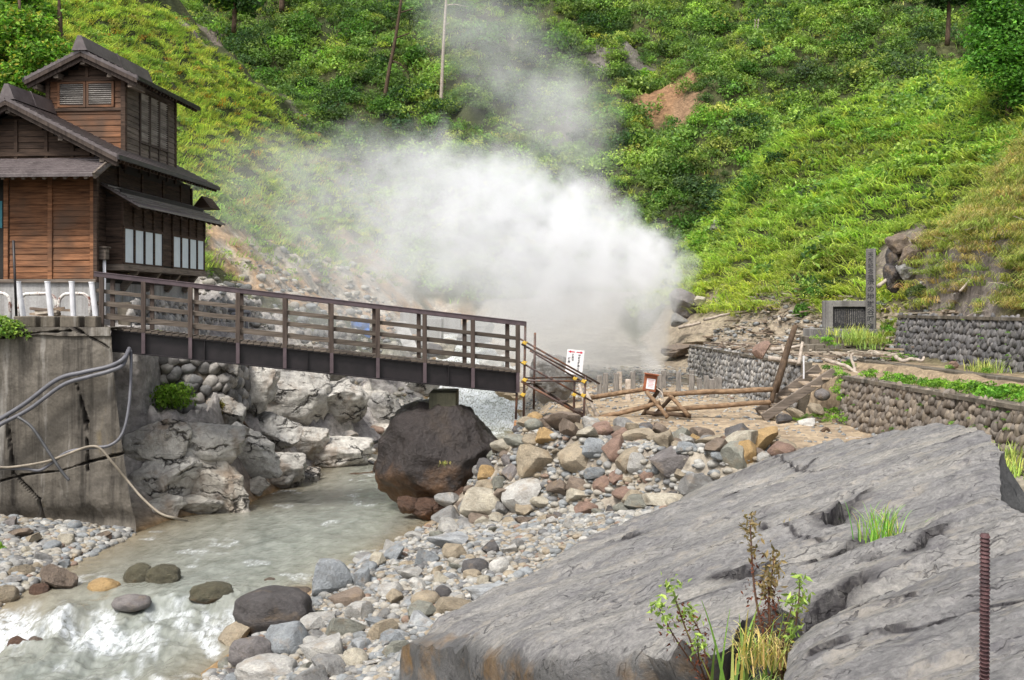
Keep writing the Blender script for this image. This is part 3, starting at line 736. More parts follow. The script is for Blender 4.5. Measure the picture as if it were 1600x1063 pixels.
for a, b, lb in cbs:
    m = MB(); q0, q1 = pt(a, 494, 22.9), pt(b, 494, 22.9)
    m.span((q0.x, 22.68, -.43), (q1.x, 23.0, -.19))
    tag(m.build('concrete_block', M['concrete_dark'], None, .02), lb, 'concrete block', 'concrete blocks along the river wall')
# white plastic posts
for (a, ya, b, yb, dd, lb) in [(28, 441, 37, 496, 23.1, 'leaning white post at the left end of the row, beside the dark iron pole'), (74, 441, 80, 494, 23.3, 'white post second from the left, before the rusty hoop barriers'), (112, 441, 115, 494, 23.4, 'white post third from the left, before the rusty hoop barriers'), (143, 442, 150, 496, 23.1, 'leaning white post nearest the footbridge handrail')]:
    m = MB(); m.tube([pt(b, yb+2, dd), pt(a, ya, dd)], .058, 12)
    p0 = pt(b, yb+2, dd)
    t_ = thing('white_post', lb, 'post', p0, 'white posts on the river wall')
    m.build('post_shaft', M['white_paint'], t_, smooth=False)
    MB().tube([pt(a, ya, dd)-Vector((0, 0, .01)), pt(a, ya, dd)+Vector((0, 0, .02))], .063, 12).build('cap', M['white_paint'], t_)
for (a, b, py, lb) in [(-12, 16, 458, 'white hoop barrier half hidden behind the leafy shrub'), (30, 88, 459, 'rust streaked hoop barrier left of the pair, under the house front'), (92, 141, 459, 'rust streaked hoop barrier right of the pair, under the house front')]:
    dd = 24.2; q0, q1 = pt(a, 505, dd), pt(b, 505, dd); zt = pt(0, py, dd).z
    rr = .22
    path = [Vector((q0.x, dd, -.45)), Vector((q0.x, dd, zt-rr))]
    for i in range(1, 6): an = math.pi-i*math.pi/12; path.append(Vector((q0.x+rr+rr*math.cos(an), dd, zt-rr+rr*math.sin(an))))
    for i in range(6): an = math.pi/2-i*math.pi/10; path.append(Vector((q1.x-rr+rr*math.cos(an), dd, zt-rr+rr*math.sin(an))))
    path.append(Vector((q1.x, dd, -.45)))
    hp = thing('hoop_barrier', lb, 'barrier', (q0.x, dd, -.45), 'hoop barriers before the house')
    MB().tube(path, .04, 8).build('hoop', M['rusty_white'], hp, smooth=True)
m = MB(); m.tube([pt(26, 505, 22.9), pt(21, 376, 22.9)], .028, 8); tag(m.build('iron_pole', M['girder'], None, smooth=True), 'thin dark iron pole rising before the warm boarded house front', 'pole')
m = MB()
for i in range(7):
    a = pt(48+random.uniform(0, 20), 482+random.uniform(0, 10), 23.9); b = a+Vector((random.uniform(.5, 1.2), random.uniform(-.2, .2), random.uniform(-.12, .06)))
    m.bar(a, b, .12, .05)
tag(m.build('scrap_timber', M['debris']), 'loose scrap boards lying behind the white posts', 'timber', None, 'stuff')
# hoses across the wall
def hose(pts, r, mat, label, cat='hose', grp=None, nn=8):
    m = MB(); m.tube(arc([pt(*q) for q in pts], nn), r, 8)
    return tag(m.build('hose', M[mat], None, smooth=True), label, cat, grp)
hose([(-260, 690, 22.25), (-140, 700, 22.2), (-30, 672, 22.15), (0, 655, 22.2), (40, 630, 22.25), (90, 593, 22.3), (130, 582, 22.3), (170, 573, 22.35), (193, 561, 22.4), (202, 545, 22.9)], .046, 'hose_grey', 'thick pale grey hose crossing the concrete wall, upper of the strapped pair')
hose([(-260, 700, 22.25), (-140, 712, 22.2), (-30, 684, 22.12), (0, 664, 22.15), (45, 640, 22.2), (98, 602, 22.25), (135, 590, 22.25), (172, 580, 22.3), (192, 570, 22.4), (200, 548, 22.9)], .042, 'hose_grey', 'thick pale grey hose crossing the concrete wall, lower of the strapped pair')
hose([(-260, 760, 22.2), (-120, 745, 22.15), (-20, 734, 22.1), (0, 732, 22.1), (40, 733, 22.1), (62, 735, 22.1), (82, 723, 22.1), (105, 707, 22.1), (140, 700, 22.15), (172, 696, 22.2), (192, 676, 22.3), (202, 630, 22.45), (205, 570, 22.7), (204, 548, 23.0)], .032, 'hose_grey', 'long grey hose looping down the corner of the concrete wall')
hose([(-260, 752, 22.15), (-120, 740, 22.1), (-20, 731, 22.05), (20, 730, 22.05), (70, 722, 22.05), (100, 712, 22.05), (135, 699, 22.1), (155, 700, 22.1), (175, 722, 22.1), (200, 752, 22.2), (222, 778, 22.0), (250, 802, 21.6), (275, 810, 21.6), (292, 814, 22.1)], .026, 'hose_tan', 'tan hose sagging from the concrete wall down into the stream')
hose([(28, 652, 22.1), (50, 668, 22.05), (75, 705, 22.02), (95, 735, 22.0), (108, 751, 22.0)], .032, 'hose_dark', 'short dark hose end hanging on the concrete wall')
m = MB(); m.tube(arc([pt(*q) for q in [(660, 625, 36), (640, 632, 36), (622, 640, 35.5), (618, 655, 35), (612, 675, 34), (590, 690, 33), (566, 697, 32), (566, 712, 31.5), (580, 722, 31.2), (598, 729, 31)]]), .045, 8)
tag(m.build('hose', M['black'], None, smooth=True), 'black hose trailing over the far bank rock into the stream', 'hose')
m = MB(); m.tube(arc([pt(*q) for q in [(205, 505, 25.2), (206, 570, 24.6), (204, 620, 24.3)]]), .02, 6); tag(m.build('cable', M['black'], None, smooth=True), 'thin black cable hanging down the wall corner below the footbridge end', 'cable')

# ------------------------------------------------------------------ masonry walls of slanting stones
def ico(sub):
    import bmesh
    bm = bmesh.new(); bmesh.ops.create_icosphere(bm, subdivisions=sub, radius=1)
    v = np.array([q.co[:] for q in bm.verts]); f = np.array([[l.index for l in q.verts] for q in bm.faces]); bm.free(); return v, f
ICO1, ICO2, ICO3, ICO4, ICO5 = [ico(i) for i in (1, 2, 3, 4, 5)]
def stone_proto(sub, seed, flat=1.0, planes=9, cut=(.62, .9), rough=.12):
    r = np.random.default_rng(seed); v, f = ico(sub); v = v.copy()
    for i in range(planes):
        n = r.normal(size=3); n /= np.linalg.norm(n); d = r.uniform(*cut)
        t = v@n; over = np.clip(t-d, 0, None); v = v-over[:, None]*n*.92
    n_ = v/np.linalg.norm(v, axis=1)[:, None]
    v = v+n_*(fbm(v*1.3+seed, 3, seed)*rough)[:, None]+n_*(fbm(v*4+seed, 3, seed+9)*rough*.3)[:, None]
    v = v-(v.max(0)+v.min(0))/2; v = v/(v.max(0)-v.min(0))*2*np.array([1, 1, flat]); return v, f
WS = [stone_proto(2, 100+i, 1, 12, (.5, .8), .12) for i in range(12)]
def masonry(name, label, p0, p1, z0, z1, mat, sw=.27, sh=.17, slant=.6, lean=.08, depth=.14, cap=None, seed=1, zfun=None, tall=False):
    """p0->p1 ground line, face on the left-hand side of travel turned by -90 deg"""
    t_ = thing(name, label, 'stone wall', (p0[0], p0[1], z0))
    r = np.random.default_rng(seed); a = np.array(p0, float); b = np.array(p1, float); L = np.linalg.norm(b-a); d = (b-a)/L; nrm = np.array([d[1], -d[0]])
    V = []; F = []; k = 0; rows = int((z1-z0)/sh)+1; n = 0
    for j in range(rows):
        off = (j % 2)*.5*sw
        for i in range(int(L/sw)+1):
            s = (i+r.uniform(-.3, .3))*sw+off; z = z0+(j+.5+r.uniform(-.3, .3))*sh
            if s > L+.05 or (zfun and not zfun(s, z)) or z > z1+.02: continue
            pv, pf = WS[r.integers(12)]
            if tall: sx, sy = sw*r.uniform(.5, .82), sh*r.uniform(.55, .95)
            else: sx, sy = sw*r.uniform(.56, .74), sh*r.uniform(.6, .84)
            q = pv*np.array([sx, depth*r.uniform(.6, 1.0), sy])
            an = -slant*r.uniform(.2, 1.4) if tall else (slant if j % 2 == 0 else -slant*.2)+r.uniform(-.3, .3)
            c_, s_ = math.cos(an), math.sin(an)
            qx = q[:, 0]*c_-q[:, 2]*s_; qz = q[:, 0]*s_+q[:, 2]*c_
            out = q[:, 1]+(z1-z)*lean
            V.append(np.stack([a[0]+d[0]*(s+qx)+nrm[0]*out, a[1]+d[1]*(s+qx)+nrm[1]*out, z+qz], -1)); F.append(pf+n); n += len(pv)
    np_obj('stones', np.vstack(V), np.vstack(F), M[mat], t_, smooth=True)
    m = MB(); l0, l1 = (z1-z0)*lean-.03, -.03
    A = [(a[0]+nrm[0]*l0, a[1]+nrm[1]*l0, z0-.1), (b[0]+nrm[0]*l0, b[1]+nrm[1]*l0, z0-.1), (b[0], b[1], z1), (a[0], a[1], z1)]
    m.prism(A, (-nrm[0]*.35, -nrm[1]*.35, 0)); m.build('mortar_core', M['concrete_dark'], t_)
    if cap:
        m = MB(); m.bar((a[0]-nrm[0]*.1, a[1]-nrm[1]*.1, z1+.03), (b[0]-nrm[0]*.1, b[1]-nrm[1]*.1, z1+.03), .34, .07); m.build('capping', M[cap], t_)
    return t_
# near terrace wall beside the path (faces the river)
masonry('stone_wall', 'brown stone wall of slanting stones behind the great slab, along the path', (7.42, 24.3), (8.5, 9.0), -2.62, -1.6, 'cobble', .125, .16, .55, .12, .085, 'concrete_dark', 2, None, True)
masonry('stone_wall', 'short end of the brown stone wall facing the stair, grown with leafy weeds', (8.6, 24.95), (7.42, 24.3), -2.6, -1.6, 'cobble', .125, .16, .55, .1, .085, None, 3, None, True)
masonry('stone_wall', 'low grey stone wall behind the stakes, below the driftwood heap', (6.35, 38.6), (7.02, 26.4), -2.6, -1.42, 'cobble_light', .13, .16, .55, .12, .09, 'concrete_dark', 4, None, True)
masonry('stone_wall', 'dark grey stone wall beneath the eroded bank, above the ledge', (10.45, 29.3), (10.55, 15.5), -1.45, -.28, 'cobble_grey', .13, .16, .6, .14, .085, 'concrete_dark', 5, None, True)
masonry('stone_wall', 'grey stone wall under the house bay, seen between the bridge rails', (-9.25, 26.4), (-8.5, 36.5), -1.0, .12, 'cobble_light', .18, .2, .6, .1, .13, None, 6, None, True)
masonry('stone_wall', 'old round stone wall beside the concrete wall, under the footbridge', (-9.3, 26.2), (-7.15, 27.15), -2.6, -.95, 'cobble_light', .3, .24, .2, .1, .16, None, 7)
masonry('stone_wall', 'squat end of the old river wall above the bedrock, beyond the hanging shrub', (-7.2, 27.1), (-6.95, 29.5), -2.6, -1.1, 'cobble_light', .34, .26, .2, .1, .16, None, 8)
masonry('stone_wall', 'low stone wall on the left bank, ending below the tarpaulin', (-8.6, 36.5), (-5.6, 39.0), -1.45, -.9, 'cobble_light', .28, .2, .6, .1, .13, None, 9)
# ledge kerb along the terrace
kb = MB(); kb.prism([(8.75, 28.6, -1.72), (9.05, 28.6, -1.72), (9.05, 28.6, -1.33), (8.75, 28.6, -1.33)], (1.15, -16, 0))
kb.prism([(8.75, 28.7, -1.72), (10.3, 29.4, -1.72), (10.3, 29.4, -1.34), (8.75, 28.7, -1.34)], (.1, .25, 0))
tag(kb.build('concrete_kerb', M['concrete_dark'], None, .015), 'long mossy concrete ledge above the leafy terrace weeds', 'kerb')
# ------------------------------------------------------------------ footbridge
BA = Vector((.983, .185, 0)).normalized(); BX = Vector((-.185, .983, 0)).normalized()
B0 = Vector((-4.5, 24.0, 0))
def bs(px):                                   # distance along the bridge for a column of the picture
    r = (px-800)/1700; return (r*24.0+4.5)/(.983-.185*r)
SL, SR = bs(150), bs(820)
zL, zR = .745, -.335
def bz(s): return lerp(zL, zR, (s-SL)/(SR-SL))
def bp(s, off=0, dz=0): return B0+BA*s+BX*off+Vector((0, 0, bz(s)+dz))
WB = 1.15; DK = -1.16
br = thing('footbridge', 'sloping footbridge with brown plank railings on black steel girders over the stream', 'bridge', bp(SL, 0, DK-.55))
g = []
sA, sB = bs(172), bs(807)
for off in (0, WB):
    m = MB()
    a, b = bp(sA, off, DK), bp(sB, off, DK)
    m.bar(a-Vector((0, 0, .26)), b-Vector((0, 0, .26)), .02, .44); m.bar(a-Vector((0, 0, .04)), b-Vector((0, 0, .04)), .2, .025); m.bar(a-Vector((0, 0, .485)), b-Vector((0, 0, .485)), .2, .025)
    for px in (320, 480, 700): q = bp(bs(px), off-.045 if off == 0 else off+.045, DK); m.bar(q-Vector((0, 0, .06)), q-Vector((0, 0, .47)), .012, .09, BX)
    m.build('girder', M['girder'], br)
m = MB(); n = 62
for i in range(n):
    s = lerp(sA, sB, (i+.5)/n); q = bp(s, WB/2, DK); m.bar(q-BX*(WB/2+.12), q+BX*(WB/2+.12), (sB-sA)/n*.93, .045)
m.build('deck', M['rail_wood'], br)
for off, o2 in ((-.03, -1), (WB+.03, 1)):
    m = MB(); m.bar(bp(bs(148), off, -.05), bp(bs(821), off, -.05), .12, .1); m.bar(bp(bs(148), off, -.0), bp(bs(821), off, .0), .15, .02)
    m.build('handrail', M['handrail'], br, .006)
    for px in (160, 225, 298, 372, 445, 518, 590, 663, 738, 808):
        s = bs(px); m = MB()
        m.bar(bp(s, off+o2*.06, -.09), bp(s, off+o2*.06, DK-(.02)), .095, .075, BX)
        o = m.build('railing_post', M['wood_post'], br, .006)
        if px > 170:
            mm = MB(); mm.bar(bp(s, off+o2*.07, DK-.0), bp(s, off+o2*.07, DK-.47), .075, .05, BX); mm.build('bracket', M['handrail'], o)
    for dz in (-.40, -.66, -.93):
        m = MB(); pxs = [150, 225, 372, 518, 663, 812]
        for a, b in zip(pxs[:-1], pxs[1:]):
            m.bar(bp(bs(a)+.01, off-o2*.0, dz+random.uniform(-.008, .008)), bp(bs(b)-.01, off, dz+random.uniform(-.008, .008)), .04, .085)
        m.build('rail_board', M['rail_wood'], br, .004)
# pier block on the boulder
m = MB(); q = pt(697, 640, 25.3); m.span((q.x-.36, 24.75, -2.75), (q.x+.26, 26.1, -1.95)); m.build('concrete_block', M['concrete_moss'], None, .02)
o = COL.objects[-1]; tag(o, 'mossy concrete pier block on the dark boulder under the footbridge', 'concrete block')
# ------------------------------------------------------------------ pipe scaffold stair at its end
sc = thing('scaffold_stair', 'temporary pipe scaffold stair with yellow clamps at the low end of the footbridge', 'scaffold', pt(820, 662, 24.9))
def pipes(name, lst, r, mat):
    for pts in lst:
        m = MB(); m.tube([pt(*q) for q in pts], r, 8); m.build(name, M[mat], sc, smooth=True)
pipes('post', [[(821, 503, 24.85), (818, 660, 24.85)], [(808, 600, 24.9), (806, 655, 24.9)], [(915, 586, 25.3), (911, 672, 25.3)], [(898, 586, 26.5), (896, 668, 26.5)], [(836, 520, 26.1), (834, 640, 26.1)]], .028, 'pipe_dark')
pipes('rail', [[(813, 530, 24.8), (937, 600, 25.4)], [(815, 538, 24.95), (924, 597, 25.35)], [(813, 566, 24.8), (926, 628, 25.35)], [(828, 548, 26.1), (915, 600, 26.5)],
               [(818, 591, 24.9), (900, 590, 26.5)], [(820, 595, 24.8), (914, 596, 25.3)]], .022, 'pipe_dark')
pipes('stringer', [[(815, 596, 24.8), (942, 668, 25.45)], [(830, 598, 26.0), (934, 662, 26.6)]], .03, 'pipe_dark')
m = MB()
for i in range(5):
    t = i/5+.1; a = pt(lerp(815, 942, t), lerp(592, 664, t), lerp(24.8, 25.45, t)); b = pt(lerp(830, 934, t), lerp(594, 658, t), lerp(26.0, 26.6, t)); m.bar(a, b, .2, .03)
m.build('tread', M['wood_post'], sc)
for (px, py, d) in [(820, 536, 24.8), (819, 567, 24.8), (820, 594, 24.8), (817, 617, 24.85), (912, 596, 25.3), (911, 618, 25.3), (898, 592, 26.45), (897, 617, 26.45), (906, 655, 25.3)]:
    m = MB(); q = pt(px, py, d-.04); m.box(q, (.09, .08, .075), Matrix.Rotation(.5, 3, 'Y')); m.tube([q+Vector((-.07, -.01, 0)), q+Vector((.07, -.01, .02))], .018, 6); m.build('clamp', M['clamp'], sc, .012)
for (a, b, py, dd, lb) in [(803, 839, 662, 24.75, 'orange footing board under the scaffold posts at the bridge end'), (892, 930, 669, 25.1, 'orange footing board under the scaffold at the stair foot')]:
    m = MB(); q0, q1 = pt(a, py, dd), pt(b, py+3, dd); m.bar(q0, q1, .24, .13); o = m.build('footing_board', M['plank'], None, .012); tag(o, lb, 'board')
# leaning poles at the stair foot
for a, b, r, lb in [((916, 612, 25.9), (940, 668, 25.6), .05, 'grey pole leaning against the scaffold foot'), ((905, 600, 26), (922, 662, 25.8), .045, 'bark covered pole standing behind the scaffold clamps')]:
    m = MB(); m.tube([pt(*a), pt(*b)], [r*.8, r], 8); tag(m.build('pole', M['drift'], None, smooth=True), lb, 'pole')

# ------------------------------------------------------------------ lettering helper
def text_mesh(txt, size, vertical=False, bold=.022):
    """list of (verts, tris) laid in the x-z plane, centred on x, running down from z=0"""
    V = []; F = []; n = 0; zc = 0
    items = list(txt) if vertical else [txt]
    for t in items:
        if t == ' ': zc -= size*.5; continue
        cu = bpy.data.curves.new('t', 'FONT'); cu.body = t; cu.size = size; cu.align_x = 'CENTER'; cu.resolution_u = 2; cu.offset = size*bold
        ob = bpy.data.objects.new('t', cu); COL.objects.link(ob); bpy.context.view_layer.update()
        dg = bpy.context.evaluated_depsgraph_get(); me = bpy.data.meshes.new_from_object(ob.evaluated_get(dg))
        for q in me.vertices: V.append((q.co.x, 0, q.co.y-size*.8+zc))
        for q in me.polygons: F.append([i+n for i in q.vertices])
        n += len(me.vertices); zc -= size*1.05
        bpy.data.objects.remove(ob); bpy.data.meshes.remove(me); bpy.data.curves.remove(cu)
    return V, F
def lettering(name, txt, size, loc, parent, mat, rot=None, vertical=True, thick=.004):
    V, F = text_mesh(txt, size, vertical)
    rot = rot or Matrix.Identity(3)
    m = MB(); loc = Vector(loc)
    m.add([rot @ Vector(q)+loc for q in V], F)
    o = m.build(name, M[mat], parent)
    return o
# ------------------------------------------------------------------ monument
mo = thing('stone_pillar', 'tall square stone pillar carved with black characters, standing beside the dark plaque', 'monument', (10.15, 31, -.66))
RZ = Matrix.Rotation(R(-6), 3, 'Z')
m = MB(); q = pt(1361, 515, 31.2); m.box((q.x, q.y, q.z+1.15), (.27, .27, 2.32), Matrix.Rotation(R(-22), 3, 'Z')); m.build('shaft', M['granite'], mo, .012)
mo.location = (q.x, q.y, q.z); 
def rebase(t_, loc):
    d = BASE[t_.name]-Vector(loc); t_.location = loc
    for c in t_.children:
        c.data.transform(Matrix.Translation(d))
    BASE[t_.name] = Vector(loc)
mo.location = BASE[mo.name]; rebase(mo, q)
RP = Matrix.Rotation(R(-22), 3, 'Z'); fc_ = RP @ Vector((0, -.1375, 0))
lettering('inscription', '天然記念物', .15, q+fc_+Vector((0, 0, 2.2)), mo, 'ink', RP)
lettering('inscription', '渋の地獄谷噴泉', .205, q+fc_+Vector((0, 0, 1.46)), mo, 'ink', RP)
pq = thing('stone_plaque', 'low stone frame with a dark engraved panel left of the tall pillar', 'plaque', pt(1320, 513, 31.4))
a, b = pt(1288, 513, 31.5), pt(1351, 513, 31.5); zt = pt(0, 470, 31.5).z
m = MB(); m.span((a.x, 31.3, a.z), (a.x+.2, 31.75, zt)); m.span((a.x+.2, 31.3, zt-.18), (b.x+.1, 31.75, zt)); m.span((a.x+.2, 31.42, a.z), (b.x+.1, 31.74, zt-.18)); m.build('frame', M['granite'], pq, .012)
m = MB(); m.span((a.x+.2, 31.38, a.z+.01), (b.x+.09, 31.42, zt-.185)); pnl = m.build('panel', M['plaque'], pq)
m = MB(); random.seed(3)
for i in range(17):
    x_ = a.x+.27+i*.055; z_ = zt-.25
    while z_ > a.z+.06+random.uniform(0, .12):
        hgt = random.uniform(.012, .03); m.span((x_, 31.372, z_-hgt), (x_+random.uniform(.012, .03), 31.379, z_)); z_ -= hgt+.012
m.build('engraved_lettering', M['granite'], pnl)
stp = thing('stone_steps', 'weathered stone block steps below the pillar and plaque', 'steps', pt(1310, 556, 30))
for i, (a, b, py0, py1, d) in enumerate([(1272, 1372, 514, 526, 31.0), (1266, 1376, 526, 540, 30.7), (1258, 1320, 538, 556, 30.2), (1282, 1402, 545, 560, 29.9)]):
    q0, q1 = pt(a, py1, d), pt(b, py0, d); m = MB(); n = 4
    for j in range(n): xa, xb = lerp(q0.x, q1.x, j/n)+.006, lerp(q0.x, q1.x, (j+1)/n)-.006; m.span((xa, d, q0.z-.05), (xb, d+1.2, q1.z-random.uniform(0, .02)))
    m.build('step', M['concrete_dark'] if i else M['granite'], stp, .012)

# ------------------------------------------------------------------ signs
sg = thing('sign_board', 'tilted white notice board with two red arrows and black writing behind the scaffold', 'sign', pt(897, 655, 27.2))
RT = Matrix.Rotation(R(6), 3, 'Y')
q = pt(898, 566, 27.2)
m = MB(); m.box(q, (.43, .015, .62), RT); m.build('board', M['paper'], sg)
m = MB(); m.tube([pt(898, 655, 27.25), pt(896, 560, 27.25)], .022, 6); m.build('post', M['pipe_dark'], sg)
def arrow(cx, d):
    m = MB(); pts = [(-.08*d, .012), (.02*d, .012), (.02*d, .035), (.085*d, 0), (.02*d, -.035), (.02*d, -.012), (-.08*d, -.012)]
    m.prism([q+RT @ Vector((cx+x_, -.0085, .25+z_)) for x_, z_ in pts], (0, -.003, 0)); m.build('arrow', M['red_ink'], sg)
arrow(-.1, -1); arrow(.1, 1)
lettering('lettering', '地獄谷野猿公苑', .062, q+RT @ Vector((.1, -.0095, .2)), sg, 'ink', RT)
lettering('lettering', '後楽館', .06, q+RT @ Vector((-.06, -.0095, .2)), sg, 'ink', RT)
lettering('lettering', '噴泉', .07, q+RT @ Vector((-.145, -.0095, .1)), sg, 'ink', RT)
# ------------------------------------------------------------------ log fence
lf = thing('log_fence', 'low fence of brown logs lashed on crossed legs beside the notice box', 'fence', pt(1040, 652, 25.5))
def log(name, a, b, r, mat='log'):
    n = 7; A, B_ = pt(*a), pt(*b); pth = [A.lerp(B_, i/(n-1))+Vector((0, 0, random.uniform(-.012, .012))) for i in range(n)]
    m = MB(); m.tube(pth, [r*random.uniform(.92, 1.08) for _ in pth], 10); return m.build(name, M[mat], lf, smooth=True)
random.seed(5)
log('rail', (922, 622, 26.4), (1026, 606, 25.7), .055); log('rail', (936, 653, 25.8), (1032, 630, 25.6), .06)
log('rail', (1036, 616, 25.5), (1208, 609, 25.0), .058); log('rail', (1040, 640, 25.5), (1205, 628, 25.0), .058)
for a, b in [((1010, 612, 25.2), (1043, 652, 24.9)), ((1030, 608, 25.7), (1004, 650, 26.1)), ((1044, 615, 25.3), (1076, 650, 25.0)), ((1058, 612, 25.6), (1020, 652, 26.0))]:
    log('leg', a, b, .05, 'log_dark' if b[0] < a[0] else 'log')
log('brace', (1010, 645, 25.4), (1080, 650, 25.2), .05, 'log_dark')
MB().tube(arc([pt(1024, 606, 25.55), pt(1034, 614, 25.4), pt(1036, 628, 25.3), pt(1028, 622, 25.5)]), .014, 6).build('rope', M['drift'], lf)
log('post', (1213, 596, 25.0), (1205, 630, 25.0), .055, 'log_dark')
nb_ = thing('notice_box', 'small red brown wooden notice board with a white sheet on the log fence', 'sign', pt(1018, 614, 25.5))
RN = Matrix.Rotation(R(8), 3, 'Y'); q = pt(1016, 598, 25.5)
MB().box(q, (.3, .06, .42), RN).build('board', M['notice'], nb_, .01); MB().box(q+RN @ Vector((0, -.05, .2)), (.34, .14, .03), RN).build('hood', M['notice'], nb_, .006)
pp = MB().box(q+RN @ Vector((.01, -.034, -.03)), (.2, .006, .24), RN).build('sheet', M['paper'], nb_)
m = MB()
for i in range(6): m.box(q+RN @ Vector((.01, -.038, .06-i*.032)), (.15-.02*(i % 3), .002, .008), RN)
m.build('print', M['red_ink'], pp)
# stakes
random.seed(11)
stakes = [(937, 590, 618, 30.5), (946, 586, 616, 32), (962, 586, 618, 30.5), (968, 584, 612, 33), (989, 584, 615, 32.5), (981, 596, 620, 30), (1031, 588, 617, 31), (1037, 582, 612, 33.5), (1060, 584, 616, 32), (1080, 588, 616, 31.5), (1094, 594, 617, 31), (1104, 590, 616, 31.5), (1113, 596, 618, 30.5), (1123, 592, 615, 31.5), (1010, 588, 616, 32.5), (1082, 582, 602, 34), (1118, 593, 606, 33.5)]
sl_ = ['grey wooden stake at the left end of the row near the vent', 'grey stake behind the leftmost stake, faint in the steam', 'dark grey stake second in the front row left of the notice box', 'pale stake behind the front row, faint in the steam', 'grey stake just left of the notice box in the back row', 'short pale stake leaning before the steam jet', 'grey stake just right of the notice box', 'tall grey stake behind the notice box, right of the jet', 'dark split stake between the fence rails and the far rubble', 'brown stake right of the split stake', 'short brown stake above the upper fence rail', 'brown stake third from the right end of the row', 'squat brown stake near the right end of the row', 'brown stake at the right end of the row beside the grey wall', 'grey stake hidden behind the notice box', 'far brown stake in front of the rubble', 'far brown stake closest to the grey wall']
for (px, ya, yb, d), lb in zip(stakes, sl_):
    q = pt(px, yb, d); zg = float(H(q.x, q.y)); zt = pt(px, ya-3, d).z
    m = MB(); m.bar(Vector((q.x, q.y, zg-.1)), Vector((q.x+random.uniform(-.03, .03), q.y, zt)), .145, .13, (0, 1, 0))
    tag(m.build('wooden_stake', M['drift'] if 'pale' in lb else M['stake'], None, .015), lb, 'stake', 'wooden stakes round the geyser')
# wooden stair
ws = thing('wooden_stair', 'weathered wooden stair leading from the path up to the terrace', 'stair', pt(1190, 655, 24.8))
for (a, b, d) in [((1183, 648, 25.4), (1280, 578, 25.7), 0), ((1192, 657, 24.5), (1304, 584, 24.7), 0)]:
    m = MB(); m.bar(pt(*a)+Vector((0, 0, .05)), pt(*b)+Vector((0, 0, .05)), .07, .2); m.build('stringer', M['wood_grey'], ws, .008)
for i in range(6):
    t = (i+.6)/6.2; A = pt(lerp(1183, 1280, t), lerp(648, 578, t), 25.4); B_ = pt(lerp(1192, 1304, t), lerp(657, 584, t), 24.6)
    m = MB(); m.bar(A+Vector((0, 0, -.02)), B_+Vector((0, 0, -.02)), .24, .045); m.build('tread', M['stair_wood'], ws, .006)
lp = MB(); lp.tube(arc([pt(1211, 610, 25.2), pt(1222, 575, 25.4), pt(1230, 540, 25.6), pt(1243, 510, 25.7)]), [.1]*5+[.085]*10+[.075]*10, 10) if False else lp.tube([pt(1211, 612, 25.2), pt(1222, 575, 25.4), pt(1232, 540, 25.6), pt(1243, 509, 25.7)], [.085, .085, .075, .065], 10)
tag(lp.build('leaning_post', M['log_dark'], None, smooth=True), 'tall dark log leaning beside the stair head', 'post')
lp = MB(); lp.span((pt(1256, 592, 25.4).x-.015, 25.4, pt(0, 592, 25.4).z), (pt(1256, 592, 25.4).x+.015, 25.43, pt(0, 556, 25.4).z)); tag(lp.build('marker_stake', M['white_paint']), 'thin white marker stake at the stair head', 'stake')
# left-bank odds and ends
m = MB(); m.prism([pt(614, 508, 44), pt(634, 506, 44), pt(652, 548, 42.5), pt(634, 550, 42.5)], (0, .1, .12)); tag(m.build('concrete_plank', M['concrete_pale']), 'pale concrete slab leaning on the far bank beyond the footbridge', 'slab')
m = MB(); a, b = pt(652, 522, 45), pt(690, 498, 45); m.span((a.x, 45, a.z-.5), (b.x, 46.2, b.z)); tag(m.build('concrete_weir', M['concrete_pale'], None, .02), 'pale concrete block of an old weir behind the railings', 'weir')
m = MB(); m.span((pt(625, 500, 48).x, 48, -1.2), (pt(720, 500, 48).x, 48.5, pt(0, 489, 48).z)); tag(m.build('concrete_beam', M['concrete_pale'], None, .02), 'long pale concrete beam behind the old weir block', 'beam')
random.seed(8); ng = 14
uu = np.linspace(0, 1, ng); Vv = []
c0 = pt(548, 502, 44); 
for i in uu:
    for j in uu:
        Vv.append((c0.x+i*.75, c0.y+.2*j, c0.z-j*(.25+.35*i)+.05*math.sin(9*i+3*j)+.1*float(fbm(P3(i*3, j*3, 2), 2, 5))-.02))
Vv = np.array(Vv); Vv[:, 1] += .12*fbm(np.stack([Vv[:, 0]*4, Vv[:, 2]*5, Vv[:, 1]*0], -1), 3, 8)
ii = np.arange(ng*ng).reshape(ng, ng); fq = np.stack([ii[:-1, :-1], ii[1:, :-1], ii[1:, 1:], ii[:-1, 1:]], -1).reshape(-1, 4)
o = np_obj('tarpaulin', Vv, fq, M['blue'], smooth=True); so = o.modifiers.new('s', 'SOLIDIFY'); so.thickness = .015; tag(o, 'crumpled blue tarpaulin on the far bank between the railings', 'tarpaulin')
pw = thing('pipework', 'grey valves and pipes by the stone wall behind the bridge rails', 'pipe', pt(350, 525, 34))
for pts, r in [([(340, 483, 33), (372, 484, 33.5)], .07), ([(360, 492, 33), (388, 488, 33.5), (387, 500, 33.5)], .06), ([(325, 520, 33), (330, 502, 33), (345, 499, 33), (352, 510, 33)], .04), ([(342, 500, 32.5), (352, 535, 32.5)], .08), ([(385, 495, 33), (386, 515, 33)], .045)]:
    MB().tube(arc([pt(*q) for q in pts], 5), r, 8).build('pipe', M['hose_grey'], pw, smooth=True)
m = MB(); q = pt(365, 515, 33); m.span((q.x-.3, 33, q.z-.3), (q.x+.35, 33.5, q.z+.2)); m.build('valve_box', M['concrete_pale'], pw, .02)
